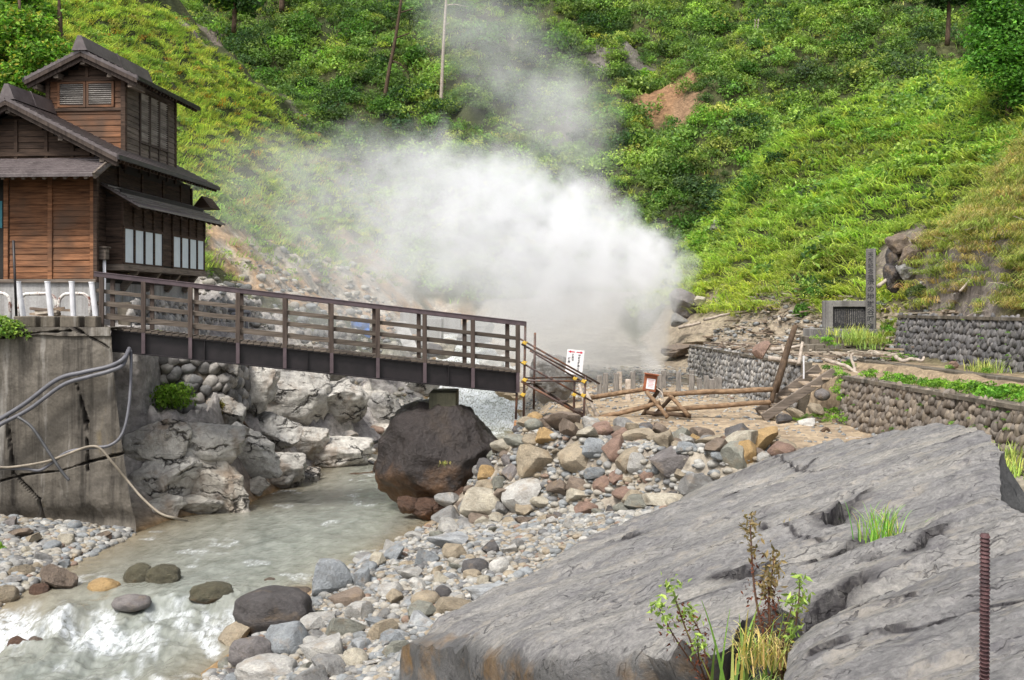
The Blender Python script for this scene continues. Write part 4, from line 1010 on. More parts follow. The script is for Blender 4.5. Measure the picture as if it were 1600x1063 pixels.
# rusty reinforcing bar standing in the slab
rb = thing('steel_bar', 'rusty ribbed steel bar standing upright at the slab edge', 'bar', (1.24, 2.85, -1.05))
q0, q1 = pt(1538, 1110, 2.85), pt(1539, 834, 2.85)
m = MB(); m.tube([q0, q1], .0105, 12); sh_ = m.build('shaft', M['rust'], rb, smooth=True)
m = MB(); n = 44
for i in range(n):
    c = q1.lerp(q0, (i+.7)/n); pth = [c+Vector((math.cos(a)*.0115, math.sin(a)*.0115, .003*math.sin(a))) for a in np.linspace(0, 2*math.pi, 13)]
    m.tube(pth, .0021, 5, cap=False)
m.build('ribs', M['rust'], rb, smooth=True)
# ------------------------------------------------------------------ the great slab
def slab_pt(px, py):
    rx, rz = (px-800)/1700, (480-py)/1700; y = -1.03/(rz-.36*rx+.157); return (rx*y, y)
OUT = [(664,984),(712,948),(760,923),(810,902),(850,880),(905,850),(960,828),(1000,800),(1060,775),(1120,748),(1150,729),(1200,712),(1245,702),(1290,690),(1340,682),(1390,672),(1440,664),(1490,657),(1525,662),(1550,678),(1563,700),(1562,722),(1560,744),(1556,762),(1560,772),(1568,778),(1590,790),(1640,815),(1710,850),(1720,950),(1715,1150),
       (1500,1230),(1260,1230),(1238,1150),(1226,1063),(1236,1020),(1246,985),(1268,952),(1240,944),(1210,944),(1180,952),(1158,958),(1130,985),(1100,1000),(1060,990),(1000,983),(960,986),(930,992),(890,1004),(850,1010),(815,1000),(780,992),(735,980)]
op = np.array([slab_pt(*q) for q in OUT])
def resample(p, step):
    out = []
    for i in range(len(p)):
        a, b = p[i], p[(i+1) % len(p)]; n = max(1, int(np.linalg.norm(b-a)/(step*max(.5, a[1]/6))))
        for k in range(n): out.append(a+(b-a)*k/n)
    return np.array(out)
ol = resample(op, .055)
ol = ol+np.stack([fbm(P3(ol[:, 0]*3, ol[:, 1]*3, 1), 3, 71), fbm(P3(ol[:, 0]*3, ol[:, 1]*3, 5), 3, 73)], -1)*.05
def inside(p, poly):
    x, y = p[:, 0], p[:, 1]; c = np.zeros(len(p), bool); j = len(poly)-1
    for i in range(len(poly)):
        xi, yi = poly[i]; xj, yj = poly[j]
        with np.errstate(divide='ignore', invalid='ignore'):
            hit = ((yi > y) != (yj > y)) & (x < (xj-xi)*(y-yi)/(yj-yi)+xi)
        c ^= hit; j = i
    return c
GR = [([(1120,790),(1158,771),(1224,743),(1280,717)], .035, .05), ([(1189,817),(1232,811),(1302,813)], .025, .06), ([(1304,812),(1318,800),(1333,789)], .10, .16), ([(1128,889),(1146,884),(1164,886)], .075, .16), ([(1285,859),(1312,845),(1342,828)], .09, .1), ([(1320,893),(1360,876)], .06, .08), ([(1272,942),(1300,928),(1337,909)], .07, .13),
      ([(1430,867),(1446,852),(1464,832)], .05, .1), ([(1359,990),(1434,977),(1547,942),(1620,928)], .02, .05), ([(1272,1014),(1320,1001)], .018, .05), ([(957,850),(994,846)], .07, .08), ([(1330,700),(1370,688)], .03, .04), ([(1200,870),(1190,905)], .01, .02), ([(1210,712),(1270,745),(1300,735)], .02, .03),
      ([(1000,900),(1060,880),(1120,862)], .02, .03), ([(1060,940),(1130,918)], .02, .03), ([(1400,900),(1480,880),(1560,850)], .02, .03), ([(1480,690),(1530,672)], .05, .05), ([(1170,850),(1230,836),(1290,832)], .015, .03), ([(1300,960),(1350,940),(1420,930)], .02, .04), ([(1380,1040),(1460,1020),(1520,1010)], .015, .03)]
ys = np.geomspace(1.7, 13.5, 300); us = np.linspace(-.12, .62, 250)
G = np.stack([(us[None]*ys[:, None]).ravel(), np.repeat(ys, 250)], -1)+rng.normal(size=(300*250, 2))*.004
ex = []
for pp, wd, dp in GR:
    pp = [np.array(slab_pt(*q)) for q in pp]
    for a_, b_ in zip(pp[:-1], pp[1:]):
        L_ = np.linalg.norm(b_-a_); d_ = (b_-a_)/L_; n_ = np.array([-d_[1], d_[0]])
        for t_ in np.arange(0, L_, .018):
            for o_ in (-1.3, -.9, -.6, -.3, 0, .3, .6, .9, 1.3): ex.append(a_+d_*t_+n_*o_*wd+rng.normal(size=2)*.002)
G = np.vstack([G, np.array(ex)])
G = G[inside(G, ol)]
# keep interior points off the outline
def edge_dist(p):
    d = np.full(len(p), 9.0)
    for i in range(0, len(ol)):
        a, b = ol[i], ol[(i+1) % len(ol)]; ab = b-a; t = np.clip(((p-a)@ab)/(ab@ab+1e-12), 0, 1); d = np.minimum(d, np.hypot(*(p-a-t[:, None]*ab).T))
    return d
ed = edge_dist(G); keep = ed > .02*G[:, 1]/5; G, ed = G[keep], ed[keep]
allp = np.vstack([ol, G]); no = len(ol)
res = delaunay_2d_cdt([Vector(q) for q in allp], [(i, (i+1) % no) for i in range(no)], [], 1, 1e-6)
tp = np.array([q[:] for q in res[0]]); tf = np.array([list(q) for q in res[2] if len(q) == 3])
orig = res[3]
ted = np.zeros(len(tp)); edall = np.r_[np.zeros(no), ed]
for i, o_ in enumerate(orig):
    if o_: ted[i] = edall[o_[0]]
def slab_z(x, y, e, full=False):
    z = -1.03+.36*x-.157*y
    q = P3(x, y, 0)
    wx = x+.2*fbm(P3(x*.8, y*.8, 3), 3, 81); wy = y+.12*fbm(P3(x*.9, y*.9, 8), 4, 83)
    z = z+.09*fbm(P3(wx*.55, wy*1.1, 1), 4, 85)
    # layered flakes: long low steps along the bedding
    n = fbm(P3(wx*.7-wy*.25, wy*3.2+wx*.6, 4), 4, 87)*6; fl = np.floor(n); fr = n-fl
    z = z+.017*(fl+sstep(.9, 1, fr))
    n = fbm(P3(wx*1.6-wy*.5, wy*8+wx*1.6, 9), 4, 89)*5; fl = np.floor(n); fr = n-fl
    z = z+.007*(fl+sstep(.86, 1, fr))
    z = z+.006*fbm(P3(x*9, y*14, 2), 4, 91)
    shd = np.zeros_like(x)  # mask for painted shade, strongest inside the grooves and pits
    jit = .03*fbm(P3(x*6, y*6, 3), 4, 93, .65)
    for pp, wd, dp in GR:
        pp = [slab_pt(*q) for q in pp]
        for (x0, y0), (x1, y1) in zip(pp[:-1], pp[1:]):
            dx, dy = x1-x0, y1-y0; t = np.clip(((x-x0)*dx+(y-y0)*dy)/(dx*dx+dy*dy), 0, 1)
            dd = np.hypot(x-x0-t*dx, (y-y0-t*dy))+jit*min(1.3, .3+wd*16)
            z = z-dp*1.05*sstep(1.0, .7, dd/(wd*(.55 if wd < .045 else .85))); shd = np.maximum(shd, sstep(1.9, .8, dd/wd))
    z = z-.045*np.exp(-np.clip(e, 0, None)/.05)
    return (z, shd) if full else z
tz, tshade = slab_z(tp[:, 0], tp[:, 1], ted, True)
v = [np.c_[tp, tz]]; f = [tf]
# order of the outline after triangulation
first = {o_[0]: i for i, o_ in enumerate(orig) if o_}
ring = []
for k in range(no):
    for i, o_ in enumerate(orig) if k not in first else ():
        if k in o_: first[k] = i; break
    if k in first: ring.append(first[k])
ring = np.array(ring); nr = len(ring)
P0 = np.c_[tp[ring], tz[ring]]
tan = np.roll(P0[:, :2], -3, 0)-np.roll(P0[:, :2], 3, 0); tan /= np.linalg.norm(tan, axis=1)[:, None]+1e-9
area = np.sum(P0[:, 0]*np.roll(P0[:, 1], -1)-np.roll(P0[:, 0], -1)*P0[:, 1])
nrm = np.stack([tan[:, 1], -tan[:, 0]], -1)*(1 if area > 0 else -1)
nrm2 = nrm.copy()
for _ in range(6): nrm2 = (np.roll(nrm2, 2, 0)+nrm2+np.roll(nrm2, -2, 0))/3
prev = ring; cnt = len(tp)
crev = np.exp(-((P0[:, 0]-1.05)/.45)**2-((P0[:, 1]-4.6)/1.2)**2)
prof = [(.02, .015), (.05, .04), (.09, .09), (.1, .2), (.1, .36), (.13, .55), (.2, .78), (.32, 1.05), (.45, 1.35), (.55, 1.8), (.6, 2.6), (.6, 3.6)]
side = [np.zeros(len(tp))]; shades = [tshade]
back = P0[:, 1] > 7.6
right = (P0[:, 0] > 2.7)
for (o_, dz) in prof:
    front = nrm[:, 1] < -.15
    off = np.where(front & ~right, o_*(.4+2.2*np.exp(-((P0[:, 0]+.75)/.5)**2)), np.where(right, -o_*.5+.08*min(1, dz*4), o_*.45))
    off = np.where((crev > .25), -.12*min(1, dz*3)-.15*dz*crev, off)
    nn = np.where(right, 2.0, 1.0)*.10*min(1, dz*3)*fbm(P3(P0[:, 0]*2.2, P0[:, 1]*2.2, dz*3), 4, 95)+.05*min(1, dz*4)*(ridged(P3(P0[:, 0]*4, P0[:, 1]*4, dz*5), 3, 96)-.6)
    q = np.c_[P0[:, :2]+nrm2*(off+nn)[:, None], P0[:, 2]-dz+.04*fbm(P3(P0[:, 0]*2, P0[:, 1]*2, dz), 2, 97)*min(1, dz*3)]
    idx = cnt+np.arange(nr); v.append(q); side.append(np.full(nr, min(1, .4+dz*6))); shades.append(np.zeros(nr))
    nxt = np.roll(idx, -1); pn = np.roll(prev, -1)
    if area > 0: f.append(np.stack([prev, idx, nxt], -1)); f.append(np.stack([prev, nxt, pn], -1))
    else: f.append(np.stack([prev, nxt, idx], -1)); f.append(np.stack([prev, pn, nxt], -1))
    prev = idx; cnt += nr
k = NT('slab_rock'); p = k.pos(); sa = k.n('Attribute', 2, {'attribute_name': 'side'})
mp = k.mapping(p, (.55, 1.5, 1), (0, 0, .25))
big = k.noise(mp, 1.1, 6, .62); fine = k.noise(k.mapping(p, (7, 16, 16), (0, 0, .2)), 1.6, 6, .72); sp = k.noise(p, 60, 4, .7)
c = k.ramp(big, [(.25, (.118, .114, .116)), (.42, (.175, .17, .168)), (.56, (.225, .217, .205)), (.74, (.30, .28, .245))])
c = k.mix(1.0, c, k.ramp(fine, [(.3, (.62, .61, .62)), (.5, (1, 1, 1)), (.72, (1.25, 1.24, 1.22))]), 'MULTIPLY')
c = k.mix(1.0, c, k.ramp(sp, [(.3, (.8, .8, .8)), (.7, (1.16, 1.16, 1.16))]), 'MULTIPLY')
q2 = k.n('VectorMath', props={'operation': 'ADD'}, _0=k.mapping(p, (.8, 2.6, 1.4), (0, 0, .27)), _1=k.n('VectorMath', props={'operation': 'SCALE'}, _0=k.noise(p, 4.5, 5, .7, 1), Scale=.16))
def ledges(src, n_, gate):
    sc2 = k.math('MULTIPLY', src, n_); fl2 = k.math('FLOOR', sc2); fr2 = k.math('SUBTRACT', sc2, fl2)
    line = k.math('MULTIPLY', k.ramp(fr2, [(0, (1,)*3), (.05, (.8,)*3), (.11, (0,)*3)]), gate)
    return k.math('DIVIDE', fl2, n_), line
g1 = k.ramp(k.noise(p, 2.2, 4, .65), [(.47, (0,)*3), (.6, (1,)*3)]); g2 = k.ramp(k.noise(k.mapping(p, (1, 1, 1), loc=(3, 7, 5)), 3.5, 4, .65), [(.46, (0,)*3), (.6, (1,)*3)])
hA, lA = ledges(k.noise(q2, .9, 3, .55), 13.0, g1); hB, lB = ledges(k.noise(k.mapping(q2, (2.3, 2.6, 2)), 1.0, 3, .55), 11.0, g2)
grain = k.noise(p, 26, 6, .8); lich = k.noise(k.mapping(p, (1, 1.4, 1), loc=(1, 2, 9)), 3.0, 7, .75)
c = k.mix(1.0, c, k.ramp(grain, [(.32, (.68,)*3), (.5, (1,)*3), (.7, (1.28, 1.27, 1.24))]), 'MULTIPLY')
c = k.mix(k.ramp(lich, [(.53, (0,)*3), (.62, (.55,)*3)]), c, (.30, .27, .225))
c = k.mix(k.ramp(k.noise(k.mapping(p, (1, 1.6, 1), loc=(8, 2, 1)), 2.4, 7, .75), [(.55, (0,)*3), (.64, (.6,)*3)]), c, (.085, .08, .088))
lines = k.math('MAXIMUM', lA, k.math('MULTIPLY', lB, .8))
c = k.mix(k.ramp(lines, [(.1, (0, 0, 0)), (.9, (.85,)*3)]), c, (.035, .032, .035))
ru = k.math('MULTIPLY', k.noise(p, 1.9, 5, .65), k.n('MapRange', Value=k.n('SeparateXYZ', 0, Vector=p), From_Min=2.2, From_Max=1.2))
sc_ = k.mix(k.ramp(ru, [(.5, (0, 0, 0)), (.62, (1, 1, 1))]), (.06, .06, .06, 1), (.14, .082, .03, 1))
sc_ = k.mix(1.0, sc_, k.ramp(k.noise(p, 9, 5, .7), [(.3, (.6, .6, .6)), (.7, (1.4, 1.4, 1.4))]), 'MULTIPLY')
c = k.mix(k.math('MULTIPLY', sa, k.ramp(k.noise(p, 2.6, 4), [(.3, (.55,)*3), (.6, (1,)*3)])), c, sc_)
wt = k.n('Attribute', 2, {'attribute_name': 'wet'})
c = k.mix(k.math('MULTIPLY', wt, k.ramp(k.noise(p, 14, 4, .7), [(.3, (.45,)*3), (.6, (1,)*3)])), c, (.03, .027, .03))  # shade of cracks and pits painted into the colour as near black
h = k.math('ADD', k.math('ADD', k.math('MULTIPLY', fine, .8), k.math('MULTIPLY', grain, .7)), k.math('ADD', k.math('MULTIPLY', k.math('ADD', hA, k.math('MULTIPLY', hB, .6)), 4.0), k.math('MULTIPLY', lines, -.9)))
M['slab'] = k.surf(c, .68, k.bump(h, .9, .02), .35)
o = np_obj('rock_slab', np.vstack(v), np.vstack(f), M['slab'], smooth=True, attrs={'side': ('FLOAT', np.concatenate(side)), 'wet': ('FLOAT', np.concatenate(shades))})
o.data.set_sharp_from_angle(angle=R(38))
tag(o, 'huge tilted grey rock slab with cracks and hollows filling the near bank', 'rock')

# ------------------------------------------------------------------ stones
PROTO = []
for i in range(12):
    kind = ('angular', 'angular', 'angular', 'rounded', 'flat', 'angular')[i % 6]
    pv, pf = stone_proto(4 if i < 6 else 3, 300+i, 1, 11 if kind != 'rounded' else 5, (.36, .68) if kind != 'rounded' else (.88, .98), .09 if kind != 'rounded' else .2)
    PROTO.append((kind, np_mesh('stone', pv, pf, M['rock'], smooth=(kind == 'rounded')), pv, pf))
for kind, me, pv, pf in PROTO:
    if kind != 'rounded':
        me.polygons.foreach_set('use_smooth', [True]*len(me.polygons))
        try: me.set_sharp_from_angle(angle=R(32))
        except Exception: pass
CRAG = []
for i in range(5):
    pv, pf = stone_proto(5, 700+i, 1, 13, (.45, .75), .12); nv = pv/np.linalg.norm(pv, axis=1)[:, None]
    pv = pv+nv*(.24*(ridged(pv*1.9+i, 4, 70+i)-.68)+.09*(ridged(pv*5.5+i, 4, 80+i)-.65))[:, None]
    me = np_mesh('stone', pv, pf, M['rock'], smooth=True); CRAG.append(len(PROTO)); PROTO.append(('crag', me, pv, pf))
ANG = [i for i, q in enumerate(PROTO) if q[0] == 'angular']; RND = [i for i, q in enumerate(PROTO) if q[0] == 'rounded']; FLT = [i for i, q in enumerate(PROTO) if q[0] == 'flat']
PAL = {'tan': (.30, .245, .165), 'cream': (.38, .345, .265), 'pale grey': (.34, .335, .315), 'grey': (.205, .205, .2), 'blue grey': (.21, .235, .255), 'pale blue': (.32, .345, .365), 'greenish': (.2, .205, .17), 'dark grey': (.095, .09, .092), 'purple grey': (.165, .15, .148), 'brown': (.18, .135, .1), 'red brown': (.215, .13, .095), 'ochre': (.36, .225, .075), 'white': (.46, .455, .43), 'rusty': (.13, .07, .045), 'dark': (.06, .054, .054), 'olive': (.12, .11, .065)}
def stone(i, loc, size, col, label, group=None, rot=None, name='stone', cat='stone', mat=None):
    o = bpy.data.objects.new(name, PROTO[i][1]); COL.objects.link(o); o.location = loc; o.scale = size
    o.rotation_euler = rot if rot else (random.uniform(-.3, .3), random.uniform(-.3, .3), random.uniform(0, 6.28))
    c = PAL[col]; lu = sum(c)/3; c = tuple(lu*np.array((1.07, 1.0, .91))*.22+np.array(c)*.78); j = random.uniform(.85, 1.12); o.color = (c[0]*j, c[1]*j, c[2]*j, 1)
    if mat: o.material_slots[0].link = 'OBJECT'; o.material_slots[0].material = M[mat]
    return tag(o, label, cat, group)
TAKEN = []
def hand(px, py, wp, hp, col, label, kind='A', group=None, sink=.3, yy=None, cat='stone', deep=.9, mat=None, tilt=None, name='stone'):
    """a stone seen at a pixel, put where that sight line meets the ground"""
    q = ray_hit(px, py+hp*.32) if yy is None else pt(px, py+hp*.32, yy)
    s = q.y/1700; hw, hh = wp*s/2, hp*s/2
    i = random.choice({'A': ANG, 'R': RND, 'F': FLT, 'C': CRAG}[kind])
    TAKEN.append((q.x, q.y, hw))
    return stone(i, (q.x, q.y+hw*.2, q.z+hh*(1-sink)*.85), (hw*1.05, hw*deep, hh*1.12), col, label, group, (0, 0, random.choice((0, 3.14))+random.uniform(-.5, .5)) if tilt is None else tilt, name, cat, mat)
random.seed(21)
GP = 'stones heaped below the bridge steps'; GB = 'stones on the gravel bar'; GR_ = 'stones in the stream'; GL = 'stones on the beach under the concrete wall'
for a in [(843,721,66,50,'tan','largest pale tan block high in the rubble slope'), (902,716,56,44,'tan','smooth tan block right of the largest pale block in the rubble slope'), (1045,723,70,48,'purple grey','broad dark purplish stone near the right end of the rubble slope'), (1150,716,52,48,'greenish','upright grey stone beside the ochre block at the end of the rubble slope'), (1166,711,34,44,'ochre','bright ochre block leaning at the right end of the rubble slope'),
          (758,789,60,48,'cream','large cream stone at the foot of the rubble beside the dark boulder'), (816,776,64,50,'pale grey','large pale stone at the foot of the rubble, right of the cream stone'), (1095,756,64,34,'grey','long grey stone low at the right end of the rubble slope'), (958,702,38,40,'red brown','reddish tan block beneath the scaffold foot'), (932,701,36,30,'blue grey','blue grey wedge left of the reddish block under the scaffold foot'),
          (981,719,40,38,'tan','tan pointed block right of the reddish block in the rubble'), (857,681,42,24,'ochre','orange ochre stone at the top of the rubble under the first footing board'), (772,704,34,36,'greenish','olive stone at the top of the rubble against the dark boulder'), (762,741,28,26,'ochre','small orange tan stone against the dark boulder'), (780,757,28,24,'greenish','small pale green stone left of the rubble centre'),
          (907,757,42,24,'brown','brown flat stone in the middle of the rubble'), (942,758,32,28,'red brown','red brown stone in the middle of the rubble'), (966,748,30,22,'red brown','brick red stone right of the middle of the rubble'), (1010,745,26,22,'red brown','dull red stone under the broad dark purplish stone'), (1092,770,34,26,'tan','pinkish tan stone beside the slab at the rubble foot'),
          (917,797,40,26,'red brown','red brown wedge at the foot of the rubble'), (908,775,48,22,'cream','cream flat stone below the middle of the rubble'), (826,794,44,26,'tan','pale tan stone at the rubble foot below the large pale stone'), (726,795,22,40,'grey','grey stone standing on end beside the dark boulder'), (713,818,30,14,'cream','flat cream stone at the water edge below the dark boulder'),
          (998,726,28,34,'pale grey','pale grey stone between the tan pointed block and the dark purplish stone'), (931,738,38,18,'blue grey','flat blue grey stone under the tan blocks of the rubble'), (1000,684,60,24,'tan','long tan stone along the top edge of the rubble'), (968,682,30,24,'red brown','rust tinted stone on the top edge of the rubble'), (815,690,50,20,'greenish','flat olive stone below the first footing board'),
          (1128,692,24,16,'rusty','rusty stone at the path edge above the ochre block'), (1030,690,26,16,'grey','small grey stone on the top edge near the path'), (1072,700,34,18,'blue grey','bluish flat stone above the broad dark stone'), (795,722,24,20,'purple grey','purple stone next to the largest pale block'), (797,740,26,30,'purple grey','purple grey upright stone left of the largest pale block')]:
    hand(*a, kind='A', group=GP, sink=.25)
for a in [(425,957,118,66,'dark','big dark rounded boulder at the stream edge with a wet black patch','R'), (518,905,60,60,'blue grey','big pale blue grey stone standing at the water edge','A'), (565,902,34,36,'blue grey','darker blue stone leaning on the big pale blue grey stone','A'), (541,936,56,28,'brown','dark brown stone lying below the big pale blue grey stone','A'), (390,1024,66,48,'purple grey','purple grey rounded stone at the water edge below the dark boulder','R'),
          (447,1003,66,54,'blue grey','blue grey block below the big dark rounded boulder','A'), (505,1017,76,46,'pale grey','wide pale stone low on the bar beside the blue grey block','A'), (538,980,58,34,'greenish','pale greenish block above the wide pale stone','A'), (366,995,54,46,'tan','tan block half in the water under the dark boulder','A'), (590,878,26,28,'cream','small cream stone at the water edge above the bar','A'),
          (668,871,38,28,'blue grey','slate blue block up the gravel bar','A'), (699,849,60,26,'pale blue','long pale blue flat stone far up the bar','F'), (767,858,26,24,'dark grey','small dark slate stone standing far up the bar','A'), (742,888,42,26,'dark grey','dark purple rounded stone in the middle of the bar','R'), (738,899,30,16,'tan','tan pebble lying against the dark purple stone','R'),
          (768,930,78,26,'pale blue','pale blue flat stone touching the slab','F'), (665,938,46,28,'tan','tan rounded stone in the middle of the bar near the slab','R'), (692,929,28,26,'dark grey','grey rounded stone behind the tan rounded stone','R'), (711,945,66,24,'tan','long pinkish tan stone beside the slab corner','A'), (596,984,48,36,'tan','tan pitted stone in the lower bar','A'),
          (612,1000,40,26,'blue grey','blue grey block left of the slab corner','A'), (659,971,46,28,'pale blue','pale blue slanting block against the slab corner','A'), (415,1050,94,40,'pale grey','speckled pale boulder at the bottom of the bar','R'), (512,1044,58,30,'grey','grey cracked block at the bottom of the bar','A'), (616,1012,44,24,'greenish','greenish flat block near the slab corner','A'), (501,964,50,20,'pale grey','pale flat stone right of the big dark rounded boulder','F'),
          (560,1010,34,22,'pale blue','pale blue small block right of the wide pale stone','A'), (640,900,36,22,'pale grey','pale flat stone in the upper bar','F'), (690,905,30,22,'cream','cream stone in the upper bar','A'), (610,925,40,26,'pale grey','pale grey block behind the brown stone','A'), (655,915,28,20,'white','whitish pebble block in the upper bar','A')]:
    hand(*a[:6], kind=a[6], group=GB, sink=.3)
for a in [(216,906,46,40,'olive','olive boulder left of a pair at the head of the rapid','R'), (254,908,52,38,'olive','olive yellow boulder right of a pair at the head of the rapid','R'), (160,921,50,26,'ochre','orange rock awash left of the olive pair','R'), (88,915,56,46,'brown','brown boulder by the left end of the rapid','A'), (32,906,42,34,'tan','tan boulder at the left shore by the rapid','R'), (10,882,34,24,'brown','brown stone at the left frame edge on the shore','R'), (8,935,38,30,'tan','yellowish stone at the left frame edge above the rapid','R'),
          (328,932,66,30,'olive','smooth olive rock awash before the dark boulder','R'), (30,1018,44,30,'rusty','orange rock in the stream at the lower left','A'), (52,1010,30,24,'brown','small brown rock on the orange rock in the lower left stream','R'), (421,913,16,16,'brown','tiny brown stone above the water behind the dark boulder','A'), (60,928,30,24,'rusty','rusty stone between the shore and the brown boulder','R'), (460,930,60,18,'brown','low rock awash right above the dark boulder','R'), (205,945,60,24,'purple grey','dark rock under the white water','R')]:
    hand(*a[:6], kind='C' if a[6] == 'A' else a[6], group=GR_, sink=.05, mat='rock_wet' if a[4] in ('olive', 'brown', 'tan', 'rusty') else None, yy=1700*(4.86 if a[1] < 960 else 5.13)/(a[1]+a[3]*.30-480))
# scattered ones
def scatter(n, sampler, rr, cols, wts, labf, group, sink=.3, minf=.8, tries=40):
    made = 0; t = 0
    while made < n and t < n*tries:
        t += 1
        x, y = sampler(); r = rr()
        if any((x-a)**2+(y-b)**2 < (minf*(r+c))**2 for a, b, c in TAKEN): continue
        z = float(H(x, y)); ci = random.choices(cols, wts)[0]; i = random.randrange(12); kd = PROTO[i][0]; r = r*.72 if kd == 'rounded' and r > .2 else r
        sz = (r*random.uniform(.8, 1.2), r*random.uniform(.7, 1.1), r*random.uniform(.45, .8)*(.6 if kd == 'flat' else 1))
        stone(i, (x, y, z+sz[2]*(1-sink)), sz, ci, labf(ci, kd, x, y, r), group); TAKEN.append((x, y, r)); made += 1
def pile():
    x = random.uniform(-1.5, 5.0); yf = 21.8-.72*(max(-1, min(5, x))+.9); return x, yf+random.uniform(-.35, 2.9)
def third(t, a): return a[min(len(a)-1, int(t*len(a)))]
def sz_(r, a, b): return 'small' if r < a else ('large' if r > b else 'mid sized')
def lab_pile(c, k_, x, y, r): return f"{sz_(r,.14,.22)} {c} {k_} stone in the rubble {third((x+.9)/5.9, ['beside the dark boulder','under the first footing board','under the scaffold foot','below the log fence','towards the slab'])}"
random.seed(31)
scatter(112, pile, lambda: random.choice((.36, .32, .28, .26, .22, .19, .16, .13)), ['tan', 'grey', 'pale grey', 'greenish', 'brown', 'red brown', 'cream', 'purple grey', 'dark grey', 'ochre', 'blue grey'], [10, 3, 3, 3, 7, 1.4, 5, .6, 1.6, 1.2, 1], lab_pile, GP, .15, .5)
def bar():
    y = 12.2+9.3*random.random()**1.25; b = xr(y); x = b+.05+random.random()**1.2*min(4.6, 2.2+(y-12)*.25); return x, y
def lab_bar(c, k_, x, y, r): return f"{sz_(r,.13,.2)} {c} {k_} stone on the bar {third((y-12.2)/9.3, ['by the slab corner','by the dark boulder','in mid stretch','towards the rubble'])}{' near water' if x-xr(y) < .8 else ''}"
scatter(85, bar, lambda: random.choice((.24, .19, .16, .14, .12, .1)), ['blue grey', 'pale grey', 'grey', 'greenish', 'tan', 'cream', 'white', 'dark grey', 'purple grey', 'pale blue'], [5, 5, 4, 3, 3, 2, 2, 2, 2, 3], lab_bar, GB, .42, .75)
def beach():
    y = random.uniform(16.6, 22.2); return xl(y)-random.random()**.8*2.6+.1, y
def lab_beach(c, k_, x, y, r): return f"{sz_(r,.13,.2)} {c} {k_} stone on the left beach {third((y-16.6)/5.6, ['by the rapid','in the middle','towards the hose end'])}{' near water' if xl(y)-x < .5 else ''}"
scatter(50, beach, lambda: random.choice((.25, .19, .16, .13, .11)), ['tan', 'cream', 'pale grey', 'grey', 'blue grey', 'brown', 'purple grey'], [4, 4, 3, 3, 2, 2, 2], lab_beach, GL, .42, .75)
# gravel proper: thousands of pebbles, nobody could count them
PB = [stone_proto(2, 500+i, .7, 6, (.6, .9), .1) for i in range(6)]+[stone_proto(1, 520+i, .7, 4, (.6, .9), .1) for i in range(4)]
def pebbles(name, pts, rad, label, mat='gravel', sq=(.6, 1.1)):
    V = []; F = []; n = 0; r = np.random.default_rng(len(pts))
    for (x, y, z), rr in zip(pts, rad):
        pv, pf = PB[r.integers(6) if rr*1700/y > 5 else 6+r.integers(4)]
        a = r.uniform(0, 6.28); c_, s_ = math.cos(a), math.sin(a); q = pv*np.array([rr*r.uniform(.8, 1.25), rr*r.uniform(.7, 1.1), rr*r.uniform(*sq)])
        V.append(np.stack([x+q[:, 0]*c_-q[:, 1]*s_, y+q[:, 0]*s_+q[:, 1]*c_, z+q[:, 2]], -1)); F.append(pf+n); n += len(pv)
    o = np_obj(name, np.vstack(V), np.vstack(F), M[mat], smooth=True); return tag(o, label, 'gravel', None, 'stuff')
r = np.random.default_rng(5); n = 9000
y = 11.5+11*r.random(n)**1.1; x = xr(y)+.02+r.random(n)**.9*np.minimum(6, 2.6+(y-11.5)*.42)
rad = .025+.075*r.random(n)**2.2; z = H(x, y)+rad*.15
pebbles('gravel', np.stack([x, y, z], -1), rad, 'grey and tan pebbles covering the bar beside the stream')
n = 2600; x = r.uniform(-1, 5.2, n); y = 21.8-.72*(np.clip(x, -1, 5)+.9)+r.uniform(-.6, 3.2, n); rad = .03+.08*r.random(n)**1.6; z = H(x, y)+rad*.2
pebbles('gravel', np.stack([x, y, z], -1), rad, 'broken small stones packed between the rubble blocks')
n = 4200; y = r.uniform(15.5, 22.6, n); x = xl(y)-r.random(n)*3.4+.15; rad = .03+.09*r.random(n)**1.5; z = H(x, y)+rad*.2
pebbles('gravel', np.stack([x, y, z], -1), rad, 'cream and tan pebbles on the beach under the concrete wall')
n = 3200; x = r.uniform(-.5, 8, n); y = r.uniform(19.5, 40, n); ok = (y > 23.6-.72*(np.clip(x, -1, 5)+.9)) & (x < wall_x(y)-.1) & (x > xr(y)+.1); x, y = x[ok], y[ok]; rad = .012+.05*r.random(len(x))**2.4+.03*(y > 30); z = H(x, y)+rad*.2
pebbles('gravel', np.stack([x, y, z], -1), rad, 'scattered chips and stones on the path and round the vent')
# the dark boulder that carries the bridge pier
pv, pf = ICO5; v = pv.copy(); r = np.random.default_rng(42)
for nrm_, d in [((-.75, -.45, .1), .84), ((.1, -.8, .55), .80), ((-.35, -.2, .9), .9), ((.75, -.2, .6), .84), ((.6, -.7, -.2), .80), ((-.5, -.5, -.7), .78), ((.0, -1, -.1), .88), ((-.95, .1, .25), .9), ((.2, .1, 1), .88)]:
    nn = np.array(nrm_, float); nn /= np.linalg.norm(nn); t = v@nn; v = v-np.clip(t-d, 0, None)[:, None]*nn*.9
nv = v/np.linalg.norm(v, axis=1)[:, None]
v = v+nv*(.10*fbm(v*1.4+3, 4, 11)+.24*(ridged(v*1.7+2, 5, 12)-.68)+.10*(ridged(v*4.2, 4, 16)-.65)+.02*fbm(v*9, 3, 14))[:, None]
v = v*np.array([1.55, 1.25, 1.4])
bo = np_obj('boulder', v, pf, M['rock_wet'], smooth=True); q = pt(688, 728, 25.0); bo.location = (q.x, q.y, q.z+.13); bo.rotation_euler = (0, .08, .15); bo.color = (.038, .031, .029, 1)
tag(bo, 'massive dark brown boulder carrying the bridge pier at the water edge', 'boulder')
random.seed(44)
